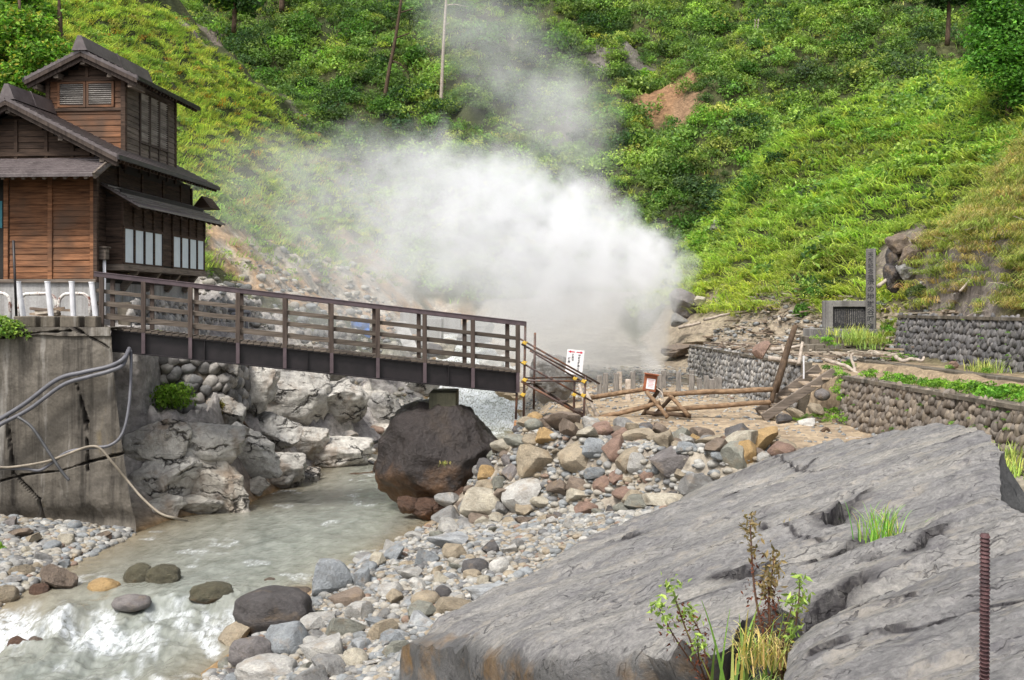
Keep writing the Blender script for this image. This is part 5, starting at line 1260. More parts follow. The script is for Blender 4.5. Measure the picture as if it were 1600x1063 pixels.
for px, py, w_, h_, lb in [(664, 797, 44, 34, 'rust red crumbly rock at the left foot of the dark boulder'), (692, 800, 50, 36, 'rust orange crumbly rock under the front of the dark boulder'), (712, 778, 34, 30, 'rust brown rock at the right foot of the dark boulder'), (636, 790, 30, 26, 'dark red rock at the water line left of the dark boulder')]:
    hand(px, py, w_, h_, 'rusty', lb, 'C', 'rusty rocks under the dark boulder', .2, 23.9, mat='rock_wet')
# bedrock masses on the left bank
GK = 'bedrock knobs on the far bank'
random.seed(51)
for a in [(330,752,112,118,'tan','big rounded bedrock knob at the water, right below the old stone wall','R',25.6,'rock_wet'), (262,745,100,100,'grey','broad cracked bedrock beside the concrete wall foot','A',25.2,None), (300,690,130,70,'pale grey','slanting pale bedrock ledge beneath the hanging shrub','A',26.2,None), (240,690,90,80,'pale grey','pale bedrock against the concrete wall corner','A',25.6,None), (300,788,80,34,'cream','cream rock with a dark seam at the water line','A',24.9,None), (250,790,60,34,'greenish','mossy rock between the beach and the bedrock','A',24.6,None),
          (385,700,90,90,'blue grey','dark bluish bedrock rising right of the rounded knob','A',28,None), (430,735,80,60,'grey','low grey bedrock at the water right of the rounded knob','A',29,None), (420,668,90,60,'blue grey','smooth blue grey ledge under the middle of the bridge','A',29.5,None), (470,745,50,34,'purple grey','dark wet rock at the water below the bluish ledge','A',30,None), (395,758,40,28,'cream','cream boulder at the water right of the knob','R',27.5,None), (436,752,40,26,'tan','tan rock at the water line beside the bluish bedrock','A',29,None),
          (515,708,110,56,'white','large white rock shelf low on the far bank','F',32.5,None), (560,722,90,28,'cream','pink cream rock shelf at the water on the far bank','F',32,None), (470,690,70,50,'white','pale rock above the white shelf','A',33.5,None), (543,682,28,20,'dark grey','dark rounded stone on top of the white shelf','R',33.5,None), (450,620,110,90,'pale grey','pale furrowed rock face below the bridge girder','A',36,None), (380,600,90,80,'pale grey','streaked pale rock face near the old wall end','A',33,None), (520,625,90,70,'grey','grey fractured rock face under the bridge middle','A',37,None), (590,635,80,56,'grey','dark jointed rock above the black hose','A',38,None), (545,640,50,46,'dark grey','black cleft rock in the far bank face','A',37,None), (620,650,50,30,'purple grey','low dark rock at the far water edge left of the boulder','A',37,None), (600,670,40,18,'tan','tan rock at the far water edge','A',36,None), (650,600,60,36,'pale grey','pale rock under the bridge right of the middle','A',40,None), (490,580,90,40,'pale grey','pale rock tucked right under the girder','A',37.5,None),
          (335,585,60,60,'dark grey','dark rock end of the old wall beside the hanging shrub','A',27.6,None), (350,640,50,60,'grey','grey jointed rock under the old wall end','A',27.4,None)]:
    hand(a[0], a[1], a[2]*1.2, a[3]*.98, a[4], a[5], 'C', GK, .5, None, 'rock', .6, 'bedrock', name='bedrock')
# rocks round the vent, upstream and on the right slope
for a in [(862,592,70,70,'grey','big dark rock behind the scaffold stair','A',29,None), (800,612,50,26,'tan','tan flat rock in the rapids behind the bridge end','A',33,None), (770,568,40,22,'pale grey','pale rock in the upper rapids between the rails','R',46,None), (690,545,44,30,'cream','cream rock beside the upper rapids','A',45,None), (745,515,60,40,'grey','grey steam veiled rock upstream right of the weir','R',48,None), (680,548,30,20,'dark grey','dark block in the foam by the cream rock','A',44.5,None),
          (1074,477,48,48,'purple grey','large weathered rock at the foot of the green slope right of the steam','A',44,None), (1094,470,18,14,'cream','small cream stone lodged on the large weathered rock','A',43.5,None), (1190,547,28,26,'red brown','reddish rock perched on the grey wall','A',27.5,None), (1284,373,28,16,'grey','grey rock showing in the bright grass slope','A',None,None), (1122,353,24,16,'pale grey','pale rock lying in the bright grass above the weathered rock','A',None,None), (1060,500,26,20,'grey','grey rock below the large weathered rock','A',42,None), (1094,530,50,18,'tan','long low rock by the far end of the grey wall','A',40,None), (1065,548,60,22,'brown','earthy rock bank right of the jet','A',41,None),
          (1408,378,40,30,'brown','top block of the rock outcrop beside the pillar','A',30.4,None), (1424,400,40,40,'brown','brown block in the rock outcrop beside the pillar','A',30.2,None), (1440,376,36,30,'brown','upper right block of the rock outcrop','A',30.4,None), (1420,424,44,34,'grey','lower grey block of the rock outcrop','A',30.3,None), (1400,430,30,44,'dark','dark narrow block on the left edge of the rock outcrop','A',30.6,None), (1432,462,26,20,'pale grey','pale stone fallen below the rock outcrop','A',29.6,None), (1398,402,26,46,'dark','dark cleft stone in the rock outcrop','A',30.6,None), (1472,508,40,14,'grey','flat stone lying on the dark grey stone wall','F',27.5,None), (1490,571,16,12,'red brown','small red stone on the ledge','R',24,None), (1528,576,10,8,'brown','tiny brown stone on the ledge right of the red one','R',23.5,None), (1356,538,18,8,'brown','brown stone on the monument steps','R',30,None),
          (1275,640,26,18,'tan','grey rock under the stair','A',24.2,None), (1245,648,30,20,'tan','tan rock under the stair foot','A',24.4,None), (1285,617,24,18,'purple grey','purple rock under the stair head','R',24.6,None), (1225,655,26,16,'dark grey','dark rock at the stair foot','A',24.2,None), (1260,660,30,14,'white','white stone before the stair weeds','F',23.8,None)]:
    hand(a[0], a[1], a[2], a[3], a[4], a[5], 'C' if a[2] > 34 or 'outcrop' in a[5] else a[6], 'rocks upstream and along the terrace', .25 if 'outcrop' not in a[5] else .45, a[7], 'rock', .8, a[8], name='rock')
# ------------------------------------------------------------------ plants
def unit(a): return a/(np.linalg.norm(a, axis=-1, keepdims=True)+1e-9)
def leaves_at(P, size, r, up=.5, outdir=None, aspect=1.8):
    """kite shaped leaves at points P, one quad each -> verts (4n,3)"""
    n = len(P); nr = r.normal(size=(n, 3)); nr[:, 2] += up
    if outdir is not None: nr += outdir*.8
    nr = unit(nr); t = unit(np.cross(nr, r.normal(size=(n, 3)))); t[:, 2] -= .25; t = unit(t); b = np.cross(nr, t)
    L = (size*r.uniform(.6, 1.3, n))[:, None]; W = L/aspect
    bend = nr*L*.12
    V = np.stack([P-t*L*.5-bend, P+b*W*.5, P+t*L*.5-bend, P-b*W*.5], 1)
    return V.reshape(-1, 3)
def quad_faces(n): return np.arange(4*n).reshape(n, 4)
def clump(r, n, rad, size, lumps=5, up=.5, flat=.75, full=False):
    """leaf cloud made of several lobes, mostly on the outside"""
    c = unit(r.normal(size=(lumps, 3)))*np.array([.55, .55, .4])*r.uniform(.3, 1, (lumps, 1)); c[:, 2] = c[:, 2] if full else np.abs(c[:, 2])*.9
    k = r.integers(lumps, size=n); d = unit(r.normal(size=(n, 3))); d[:, 2] = d[:, 2] if full else np.where(d[:, 2] < -.2, -d[:, 2], d[:, 2])
    P = (c[k]+d*(r.uniform(.6, 1.0, n)**.6*.5)[:, None])*rad; P[:, 2] *= flat
    return leaves_at(P, size*np.ones(n), r, up, d)
def tuft(r, n, length, width, lean, droop, spread=.25, segs=3):
    """grass blades, each a ribbon of segs quads; lean is the common downhill direction"""
    base = r.normal(size=(n, 3))*np.array([spread, spread, 0])*.5; a = r.uniform(0, 6.28, n)
    d = np.stack([np.cos(a), np.sin(a), np.zeros(n)], -1)*r.uniform(.1, .7, n)[:, None]+np.array(lean)
    L = length*r.uniform(.55, 1.15, n); side = unit(np.cross(d, [0, 0, 1]))*width*.5
    V = []
    for s in range(segs+1):
        t = s/segs; P = base+d*(L*t)[:, None]*.75; P[:, 2] += L*(t*.9-droop*t*t); w_ = side*(1-t*.85)
        V.append(P-w_); V.append(P+w_)
    V = np.stack(V, 1); k = 2*(segs+1)
    F = np.concatenate([np.stack([np.arange(n)*k+2*s, np.arange(n)*k+2*s+1, np.arange(n)*k+2*s+3, np.arange(n)*k+2*s+2], -1) for s in range(segs)])
    return V.reshape(-1, 3), F
def mass(name, protos, pts, scl, rotz, tints, label, cat, jitter=.12, obj=True, kind='stuff'):
    """many copies of leaf clouds written into ONE mesh"""
    r = np.random.default_rng(len(pts)+3); V = []; F = []; T = []; n0 = 0; pi = r.integers(len(protos), size=len(pts))
    for k, (pv, pf) in enumerate(protos):
        s = np.nonzero(pi == k)[0]
        if not len(s): continue
        c, sn = np.cos(rotz[s]), np.sin(rotz[s]); q = pv[None]*scl[s][:, None, None]
        X_ = q[..., 0]*c[:, None]-q[..., 1]*sn[:, None]+pts[s, 0][:, None]; Y_ = q[..., 0]*sn[:, None]+q[..., 1]*c[:, None]+pts[s, 1][:, None]; Z_ = q[..., 2]+pts[s, 2][:, None]
        m = len(pv); V.append(np.stack([X_, Y_, Z_], -1).reshape(-1, 3)); F.append((pf[None]+(np.arange(len(s))*m)[:, None, None]).reshape(-1, 4)+n0); n0 += m*len(s)
        T.append(np.repeat(tints[s], m, 0))
    T = np.concatenate(T); T = np.c_[T, np.ones(len(T))]
    o = np_obj(name, np.vstack(V), np.vstack(F), M['leaf'], smooth=False, attrs={'tint': ('FLOAT_COLOR', T)})
    return tag(o, label, cat, None, kind)
def pick(r, n, cols, wts, jit=.18):
    cols = np.array(cols, float); k = r.choice(len(cols), size=n, p=np.array(wts)/sum(wts)); return cols[k]*(1+jit*r.normal(size=(n, 1))).clip(.4, 1.7)*(1+.06*r.normal(size=(n, 3)))
DKG, MDG, BRG, YLG, GRS, STR, ORG, BRN, OLV = (.05, .088, .033), (.115, .19, .052), (.19, .275, .068), (.29, .32, .085), (.25, .31, .095), (.36, .29, .14), (.28, .15, .045), (.12, .07, .04), (.10, .12, .035)
def in_view(P, mx=.10):
    u = P[:, 0]/P[:, 1]; w_ = P[:, 2]/P[:, 1]; return (np.abs(u) < .4706+mx) & (w_ < .282+mx*.7) & (w_ > -.36)
def sample(n, xr_, yr_, test, r, bare_keep=.16):
    out = np.zeros((0, 3)); tries = 0
    while len(out) < n and tries < 60:
        x = r.uniform(*xr_, n*3); y = r.uniform(*yr_, n*3); L, Rr, B = hills(x, y); ok = test(x, y, L, Rr, B); x, y = x[ok], y[ok]
        if len(x):
            z = H(x, y); P = np.stack([x, y, z], -1); ok = in_view(P) & (r.random(len(x)) > bare(x, y)*(1-bare_keep)); out = np.vstack([out, P[ok]])
        tries += 1
    return out[:n]
r = np.random.default_rng(77)
SH = [(clump(r, 190, 1, .17, 9, .75, 1.05), quad_faces(190)) for _ in range(10)]
SHS = [(clump(r, 70, 1, .26, 5, .8, 1.0), quad_faces(56)) for _ in range(8)]
# far hillside: shrub cover
isB = lambda x, y, L, Rr, B: (B > L-.7) & (B > Rr-.7) & (B > -.3)
P = sample(6000, (-34, 42), (57, 96), isB, r)
big = fbm(P*.16, 3, 101); md = fbm(P*.5, 3, 103)
t = sstep(-.25, .3, big)[:, None]
T = lerp(pick(r, len(P), [DKG, MDG, (.045, .085, .04)], [4, 3, 1]), pick(r, len(P), [MDG, BRG, YLG, DKG], [4, 4, 1.2, 1]), np.clip(t+md[:, None]*.5, 0, 1))
S_ = .4+1.15*r.random(len(P))**2.2+.3*(md < -.05)
mass('undergrowth', SH, P+np.array([0, 0, .12]), S_, r.uniform(0, 6.28, len(P)), T, 'dense mixed shrub cover on the far hillside behind the steam', 'undergrowth')
P = sample(5200, (-34, 42), (57, 95), isB, r); md = fbm(P*.4, 3, 113)
P = P[md > -.15]; T = pick(r, len(P), [BRG, YLG, GRS, MDG, (.13, .2, .06)], [3, 2, 3, 3, 1])
mass('undergrowth', SHS, P, r.uniform(.25, .6, len(P)), r.uniform(0, 6.28, len(P)), T, 'low bright herbs and vines between the far shrubs', 'undergrowth')
TUF = [tuft(r, 14, .9, .06, (0, -.4, 0), .45, .6, 2) for _ in range(6)]
P = sample(5000, (-34, 42), (57, 95), isB, r); md = fbm(P*.3, 3, 117)
P = P[md > -.25]; mass('grass', TUF, P, r.uniform(.5, 1.0, len(P)), r.uniform(0, 6.28, len(P)), pick(r, len(P), [BRG, YLG, GRS, (.16, .25, .07)], [4, 2, 3, 3]), 'pale long grass growing between the far shrubs', 'grass')
# left hillside: yellow green grass and herbs
isL = lambda x, y, L, Rr, B: (L > B-.8) & (L > Rr) & (L > H(x, y, False)-1.0) & (L > .9)
lean = (.5, -.25, -.05)
TU = [tuft(r, 16, .75, .055, lean, .5, .4, 2) for _ in range(8)]
P = sample(7500, (-34, 2), (34, 72), isL, r, .12); md = fbm(P*.3, 3, 121); hi = fbm(P*.9, 2, 123)
base = pick(r, len(P), [YLG, GRS, BRG, STR, ORG, OLV], [5, 4, 2.2, .8, .5, 1.2]); alt = pick(r, len(P), [BRG, MDG, GRS], [3, 3, 2])
T = lerp(base, alt, sstep(.05, .4, md)[:, None])
mass('grass', TU, P, r.uniform(.45, .95, len(P)), np.zeros(len(P)), T, 'yellowing grass on the steep slope behind the house', 'grass')
P = sample(4200, (-34, 2), (34, 74), isL, r, .05); md = fbm(P*.3, 3, 121)
P = P[(md > -.12) | (r.random(len(P)) > .62)]; T = pick(r, len(P), [MDG, BRG, YLG, (.13, .2, .04), ORG, DKG], [3, 3, 3, 3, .35, .8])
mass('undergrowth', SHS, P, r.uniform(.22, .6, len(P)), r.uniform(0, 6.28, len(P)), T, 'herbs and low bushes on the slope behind the house', 'undergrowth')
# right hillside: combed bright grass, drier and browner on the near bank
isR = lambda x, y, L, Rr, B: (Rr > B-.8) & (Rr > L) & (Rr > H(x, y, False)-.9) & (y > 31.2) & (Rr > -.15+.5*fbm(P3(x*.6, y*.6, 5), 3, 8)-1.5*(x > 11))
lean = (-.75, -.35, -.1)
TU2 = [tuft(r, 18, .85, .05, lean, .62, .45, 3) for _ in range(8)]
P = sample(11000, (6, 32), (31.2, 62), isR, r, .1); md = fbm(P*.28, 3, 131); lo = fbm(P*.8, 3, 133)
near = sstep(38, 31, P[:, 1]+.5*(P[:, 2]))
low = np.exp(-((P[:, 2]-.3)/1.6)**2)[:, None]
T = lerp(pick(r, len(P), [(.25, .345, .10), (.30, .385, .12), (.19, .28, .075), YLG], [4, 3, 3, 2]), pick(r, len(P), [(.36, .41, .10), YLG], [3, 2]), low*.8)
T = lerp(T, pick(r, len(P), [(.22, .26, .08), (.3, .27, .12), GRS], [3, 2, 3]), (sstep(.1, .4, md)*.8)[:, None])
T = lerp(T, pick(r, len(P), [(.27, .26, .11), (.33, .28, .14), (.2, .23, .08)], [3, 2, 3]), (.75*sstep(41, 35, P[:, 1])*sstep(.33, .4, P[:, 0]/P[:, 1]))[:, None])
mass('grass', TU2, P, r.uniform(.45, 1.15, len(P)), r.normal(0, .75, len(P)), T, 'long bright grass combed down the slope behind the pillar', 'grass')
P = sample(4800, (6, 32), (32, 64), isR, r, .03); md = fbm(P*.3, 3, 137)
up_ = np.maximum(sstep(1, 7, P[:, 2]), 1.3*sstep(46, 53, P[:, 1])); P = P[(r.random(len(P)) < .1+.75*up_*(md > -.2))]; T = pick(r, len(P), [BRG, MDG, (.15, .235, .05), DKG], [4, 4, 3, 1.6])
mass('undergrowth', SHS, P, .25+.75*r.random(len(P))**2, r.uniform(0, 6.28, len(P)), T, 'leafy vines and bushes mixed into the bright grass slope', 'undergrowth')
isN = lambda x, y, L, Rr, B: (x > 10.75) & (Rr > -.35) & (y < 33)
TU3 = [tuft(r, 34, .8, .022, (-.45, -.3, -.1), .75, .3, 4) for _ in range(8)]
P = sample(4200, (10.7, 19), (17, 33.5), isN, r, .6); cl = fbm(P*.55, 3, 141)
P = P[(cl+.22*(P[:, 2]-.5) > -.2) | (r.random(len(P)) < .35)]
T = pick(r, len(P), [(.24, .26, .08), STR, (.3, .25, .12), GRS, (.16, .2, .06)], [3, 2.2, 2, 2, 2])
mass('grass', TU3, P, r.uniform(.5, 1.1, len(P)), r.normal(0, .4, len(P)), T, 'dry straw coloured grass hanging over the eroded bank', 'grass')
# dead twigs on the eroded bank and the foot of the slope
V = []; F = []; n0 = 0
P = sample(420, (10.7, 18), (18, 33), isN, r, 1.0); P = P[P[:, 2] < 2.2]
m = MB()
for q in P:
    a = r.uniform(0, 6.28); d = np.array([math.cos(a)*.8-.3, math.sin(a)*.5-.3, r.uniform(-.5, .5)]); l = r.uniform(.2, .6)
    m.tube([q+[0, 0, .04], q+d*l*.5+[0, 0, .07], q+d*l+[0, 0, .02]], .007, 3, False)
tag(m.build('twigs', M['drift']), 'dead grey stems and twigs on the eroded bank', 'twigs', None, 'stuff')
# terrace weeds
WD = [(clump(r, 90, 1, .26, 7, .9, .9), quad_faces(90)) for _ in range(6)]
def weeds(pts, sc, label, cols=((.11, .22, .03), (.15, .26, .04), (.07, .15, .025)), w_=(4, 3, 3)):
    pts = np.array(pts, float); n = len(pts); mass('weeds', WD, pts, np.array(sc), r.uniform(0, 6.28, n), pick(r, n, cols, w_), label, 'weeds')
pts = []; sc = []
for _ in range(330):
    y = r.uniform(13, 26.5); x = wall_x(y)+r.uniform(.28, 1.25); dens = .95 if y < 21 else .35
    if r.random() > dens: continue
    pts.append((x, y, float(H(x, y))+.02)); sc.append(r.uniform(.13, .3)*(1.2 if y < 20 else .8))
weeds(pts, sc, 'bright leafy weeds along the terrace between the brown wall and the ledge')
pts = []; sc = []
for _ in range(130):
    y = r.uniform(16, 30); x = r.uniform(9.5, 10.35); 
    if fbm(np.array([[x*.8, y*.6, 3]]), 2, 7)[0] < -.05: continue
    pts.append((x, y, float(H(x, y))+.02)); sc.append(r.uniform(.1, .24))
weeds(pts, sc, 'small weeds at the foot of the dark grey wall')
pts = []; sc = []
for px, py, d, s_ in [(1322, 625, 24.5, .28), (1315, 640, 24.2, .3), (1330, 650, 24.0, .28), (1305, 612, 24.6, .2), (1325, 660, 23.8, .22), (1300, 655, 24.0, .16), (1385, 664, 23.2, .14), (1405, 668, 22.5, .13), (1365, 665, 23.6, .1), (1290, 648, 24.4, .18), (1245, 655, 24.3, .16), (1270, 650, 24.2, .14), (1425, 612, 23.7, .12), (1312, 588, 24.6, .16), (1296, 540, 29.3, .22), (1290, 530, 29.6, .18), (1345, 598, 24.2, .1), (1512, 634, 19, .1), (1382, 520, 30.4, .3), (1365, 527, 30, .25), (1395, 530, 30, .2)]:
    q = pt(px, py, d); 
    for _ in range(3): pts.append((q.x+r.normal()*s_*.6, q.y+r.normal()*s_*.4, q.z+r.normal()*s_*.35)); sc.append(s_*r.uniform(.7, 1.1))
for _ in range(46):
    y = r.uniform(13, 24); z = r.uniform(-2.5, -1.62); pts.append((wall_x(y)-.06-(-1.6-z)*.12, y, z)); sc.append(r.uniform(.035, .1))
for _ in range(30):
    y = r.uniform(17, 29); z = r.uniform(-1.35, -.3); pts.append((10.47-(-.28-z)*.14-.1, y, z)); sc.append(r.uniform(.03, .08))
weeds(pts, sc, 'leafy weeds growing on the wall end and round the wooden stair and pillar')
# grass by the right frame edge on the path and by the monument
TU4 = [tuft(r, 40, .5, .02, (0, 0, 0), .35, .35, 3) for _ in range(5)]
pts = [pt(px, py, d) for px, py, d in [(1570, 720, 16.5), (1590, 735, 16), (1578, 745, 15.5), (1565, 735, 15.8), (1596, 720, 16.3)]]+[Vector((9.7+r.normal()*.35, 30.2+r.normal()*.5, -.95+r.normal()*.1)) for _ in range(26)]+[pt(1540+r.normal()*12, 582+r.normal()*2, 22.5) for _ in range(4)]
pts = np.array([q[:] for q in pts]); 
mass('grass', TU4, pts, r.uniform(.7, 1.1, len(pts)), r.uniform(0, 6.28, len(pts)), pick(r, len(pts), [GRS, YLG, BRG], [2, 2, 1]), 'grass tufts below the pillar and at the wall foot', 'grass')
# individual shrubs ---------------------------------------------------
def leafmesh(name, V, T, label, cat, group=None, F=None):
    n = len(V)//4; o = np_obj(name, V, quad_faces(n) if F is None else F, M['leaf'], attrs={'tint': ('FLOAT_COLOR', np.c_[np.broadcast_to(T, (len(V), 3)), np.ones(len(V))])})
    return tag(o, label, cat, group)
def shrub(px, py, wp, hp, col, label, group=None, dens=1.0, yy=None, leaf=None, name='shrub'):
    q = ray_hit(px, py+hp*.35, 20) if yy is None else pt(px, py+hp*.35, yy)
    s = q.y/1700; big_ = 1.3 if yy is None else 1.0; R_ = wp*s/2*big_; hp = hp*big_; n = int(700*dens); lf = leaf or max(.07, .0028*q.y)
    V = clump(r, n, 1.0, lf/R_*1.0, 9, .5, 1.0); V = V*np.array([R_*1.15, R_*1.0, hp*s/1.35])
    V = V+np.array([q.x, q.y-.1, q.z-hp*s*.12])
    T = np.repeat(pick(r, len(V)//4, [col], [1], .25), 4, 0)
    return leafmesh(name, V, T, label, 'shrub', group)
FG = 'shrubs on the far hillside'; dk = (.028, .05, .024); gd = (.03, .065, .022); gm = (.06, .13, .026); gb = (.12, .23, .035); gy = (.055, .08, .045)
for a in [(1262, 100, 60, 52, gy, 'round dark greyish shrub high on the far hillside, right of the bare earth'), (1210, 25, 90, 60, gd, 'dark spreading shrub at the top edge below two thin snags'), (1425, 98, 76, 62, gy, 'large olive brown shrub on the far hillside towards the cedar'), (1395, 150, 50, 40, dk, 'dark shrub just above the bright grass crest'), (1345, 160, 44, 36, gd, 'dark shrub above the crest, left of the last dark one'), (1455, 140, 50, 44, gd, 'dark green shrub above the crest nearest the cedar'), (1310, 60, 56, 40, gm, 'mid green shrub between the dark greyish shrub and the top edge'),
          (975, 215, 56, 60, gd, 'upright dark green shrub beside the yellow gully'), (920, 30, 70, 50, gd, 'dark shrub at the top left of the rock scar'), (870, 55, 60, 50, gm, 'green shrub at the top, left of the rock scar'), (960, 55, 50, 40, gd, 'dark shrub right above the rock scar'), (965, 20, 60, 40, gm, 'bright topped shrub at the top edge above the rock scar'), (1110, 30, 70, 50, gm, 'green shrub at the top edge above the bare earth'), (1160, 100, 46, 36, gm, 'green shrub right of the bare earth patch'), (1110, 175, 60, 46, gb, 'bright yellow green shrub under the bare earth patch'), (1170, 185, 56, 46, gd, 'dark shrub right of the bright shrub under the bare earth'),
          (1010, 115, 40, 28, gb, 'small bright shrub just above the bare earth patch'), (1070, 250, 50, 40, gm, 'mid green shrub below the bare earth patch'), (1100, 290, 60, 46, gd, 'dark shrub in the hollow above the bright grass'), (1040, 300, 60, 50, gm, 'green shrub above the right shoulder of the steam'), (1075, 340, 56, 44, gm, 'green shrub low in the valley right of the steam'), (1060, 400, 50, 70, gd, 'dark shrub at the valley foot beside the steam edge'), (1100, 370, 60, 40, gb, 'bright leafy shrub at the foot of the far hill'), (1130, 320, 60, 40, gd, 'dark shrub in the fold between the two hillsides'), (1180, 280, 60, 46, gm, 'leafy shrub at the left end of the bright crest'), (1220, 240, 56, 36, gd, 'dark shrub in the fold with a reddish patch'), (1160, 240, 50, 40, gb, 'bright fern like shrub above the fold'),
          (880, 235, 46, 40, gd, 'dark shrub on the spur above the steam'), (840, 225, 46, 40, gm, 'greyish shrub on the spur half veiled by steam'), (905, 205, 40, 34, dk, 'dark shrub at the right end of the spur'), (940, 150, 50, 40, gm, 'green shrub on the far hill right of the drifting wisp'), (830, 60, 50, 40, gd, 'dark green shrub behind the drifting wisp'),
          (560, 40, 70, 56, gm, 'mid green shrub left of the dark snag'), (520, 80, 60, 50, gb, 'bright shrub on the hillside left of the dark snag'), (470, 30, 70, 56, gm, 'green shrub at the top edge near the short stump'), (390, 50, 80, 60, gd, 'dark shrub at the edge of the grassy slope near the top'), (420, 110, 70, 50, gm, 'green shrub at the edge of the grassy slope'), (480, 140, 60, 46, gb, 'bright shrub just above the thin steam'), (540, 130, 60, 50, gm, 'green shrub above the thin steam'), (590, 90, 50, 40, gd, 'dark shrub beside the foot of the dark snag'), (640, 140, 70, 50, gd, 'dark shrub between the two snags'), (660, 80, 50, 44, gm, 'mid green shrub left of the pale snag'), (600, 160, 60, 40, gm, 'green shrub low between the snags over the steam'), (700, 160, 60, 40, gd, 'dark shrub at the foot of the pale snag'), (760, 40, 60, 46, gm, 'green shrub right of the pale snag top'), (440, 60, 50, 40, gb, 'bright shrub beneath the short stump')]:
    shrub(*a, group=FG)
NG = 'bushes on the near slopes'
for a in [(1320, 190, 60, 34, gb, 'bright bush on the crest of the grass slope'), (1370, 205, 60, 40, gm, 'green bush on the grass slope below the crest'), (1440, 190, 70, 44, gb, 'bright bush on the crest below the cedar'), (1490, 160, 60, 50, gm, 'leafy bush at the foot of the cedar'), (1530, 185, 70, 50, gb, 'bright vine covered bush under the cedar'), (1580, 150, 60, 50, gd, 'dark bush at the right edge under the cedar'), (1470, 110, 60, 50, gm, 'bush on the skyline left of the cedar'), (1520, 110, 50, 40, gb, 'yellow leaved bush beside the cedar'), (1255, 300, 50, 30, gm, 'small bush in the middle of the bright grass'), (1310, 300, 40, 22, gb, 'low green bush in the bright grass above the pillar'), (1150, 330, 50, 30, gm, 'bush at the left edge of the bright grass'), (1560, 230, 50, 30, gb, 'bush in the grass at the right edge'), (1420, 240, 50, 30, gb, 'bush in the middle of the grass slope'),
          (1275, 455, 46, 36, gm, 'dark weedy bush left of the plaque'), (1300, 440, 36, 30, gd, 'brownish weedy bush above the plaque'), (1255, 480, 26, 26, gm, 'small weedy bush at the rubble top'), (1345, 525, 30, 20, gb, 'bright weed clump at the foot of the pillar')]:
    shrub(*a, group=NG, leaf=.09)
for a in [(1550, 455, 60, 46, (.05, .08, .03), 'dark bush on the eroded bank above the grey wall', 27), (1430, 445, 40, 40, (.06, .09, .03), 'brownish bush under the rock outcrop', 29.5), (1480, 480, 50, 30, (.1, .13, .04), 'olive bush on top of the grey wall', 28), (1590, 470, 40, 40, gm, 'green bush at the right edge above the grey wall', 26)]:
    shrub(*a[:6], group=NG, yy=a[6], leaf=.05, dens=1.3)
shrub(4, 496, 90, 66, (.14, .22, .05), 'leafy light green shrub on the river wall at the left edge', None, 1.6, 22.75, .09)
o = shrub(272, 600, 84, 84, (.09, .16, .022), 'bright hanging shrub on the old stone wall under the footbridge', None, 2.4, 26.0, .075)
shrub(318, 572, 50, 24, (.12, .2, .03), 'low green shrub on the wall top under the footbridge', None, 1.0, 27.6, .07)
shrub(330, 588, 40, 20, (.2, .22, .04), 'yellowish shrub right of the low green one under the footbridge', None, .7, 28.0, .07)
shrub(300, 665, 40, 26, (.1, .17, .03), 'small shrub on the pale bedrock ledge', None, .7, 25.3, .06)
shrub(318, 690, 30, 20, (.08, .15, .03), 'small dark shrub on the bedrock below the ledge', None, .5, 25.2, .05)
shrub(345, 625, 26, 40, (.17, .15, .05), 'dry shrub on the squat wall end', None, .6, 26.9, .06)
shrub(2, 850, 26, 40, (.12, .22, .03), 'green shrub at the left edge on the beach', None, .8, 20.3, .06)
shrub(240, 740, 24, 24, (.12, .16, .04), 'tiny moss green shrub in a crack of the bedrock', None, .4, 24.6, .05)
shrub(500, 612, 40, 20, (.08, .14, .04), 'mossy green shrub on the streaked rock face', None, .4, 36, .07)
shrub(240, 515, 60, 14, (.12, .18, .04), 'low weeds shrub between the bridge rails at the wall', None, .6, 26.0, .06)
# trees --------------------------------------------------------------
def tree(base, h, lobes, label, col, cols2, nleaf, leaf, trunk_r=.14, name='leafy_tree', lean=(0, 0)):
    t_ = thing(name, label, 'tree', base)
    top = Vector(base)+Vector((lean[0], lean[1], h)); m = MB()
    m.tube(arc([Vector(base)-Vector((0, 0, .4)), Vector(base).lerp(top, .4)+Vector((.1, 0, 0)), top], 4), [trunk_r]*3+[trunk_r*.8]*3+[trunk_r*.4]*3, 8)
    for (c, rr) in lobes:
        c = Vector(c); a = Vector(base).lerp(top, random.uniform(.3, .7)); m.tube([a, a.lerp(c, .5)+Vector((0, 0, .1)), c], [trunk_r*.45, trunk_r*.3, trunk_r*.12], 6)
    m.build('trunk', M['log_dark'], t_, smooth=True)
    V = []; tot = sum(rr[0]*rr[1]*rr[2] for _, rr in lobes)**1
    for c, rr in lobes:
        k = max(60, int(nleaf*(rr[0]*rr[1]*rr[2])/tot)); v = clump(r, k, 1, leaf/max(rr), 14, .4, 1.0, True); V.append(v*np.array(rr)*1.3+np.array(c))
    V = np.vstack(V); T = np.repeat(pick(r, len(V)//4, [col]+cols2, [4]+[1]*len(cols2), .25), 4, 0)
    o = np_obj('crown', V, quad_faces(len(V)//4), M['leaf'], t_, attrs={'tint': ('FLOAT_COLOR', np.c_[T, np.ones(len(T))])})
    return t_
random.seed(61)
def lob(lst): return [(pt(px, py, d), (w_*d/3400, w_*d/3400*.9, h_*d/3400)) for px, py, d, w_, h_ in lst]
tree(pt(30, 190, 40), 4.5, lob([(25, 50, 40, 110, 90), (-30, 90, 40, 90, 80), (60, 90, 39.5, 90, 70), (20, 120, 39, 80, 60), (90, 75, 40, 50, 44), (-10, 20, 41, 80, 60)]), 'bright leafy tree at the upper left corner behind the house roof', (.10, .2, .03), [(.16, .25, .04), (.06, .13, .02), (.22, .22, .04)], 9500, .16)
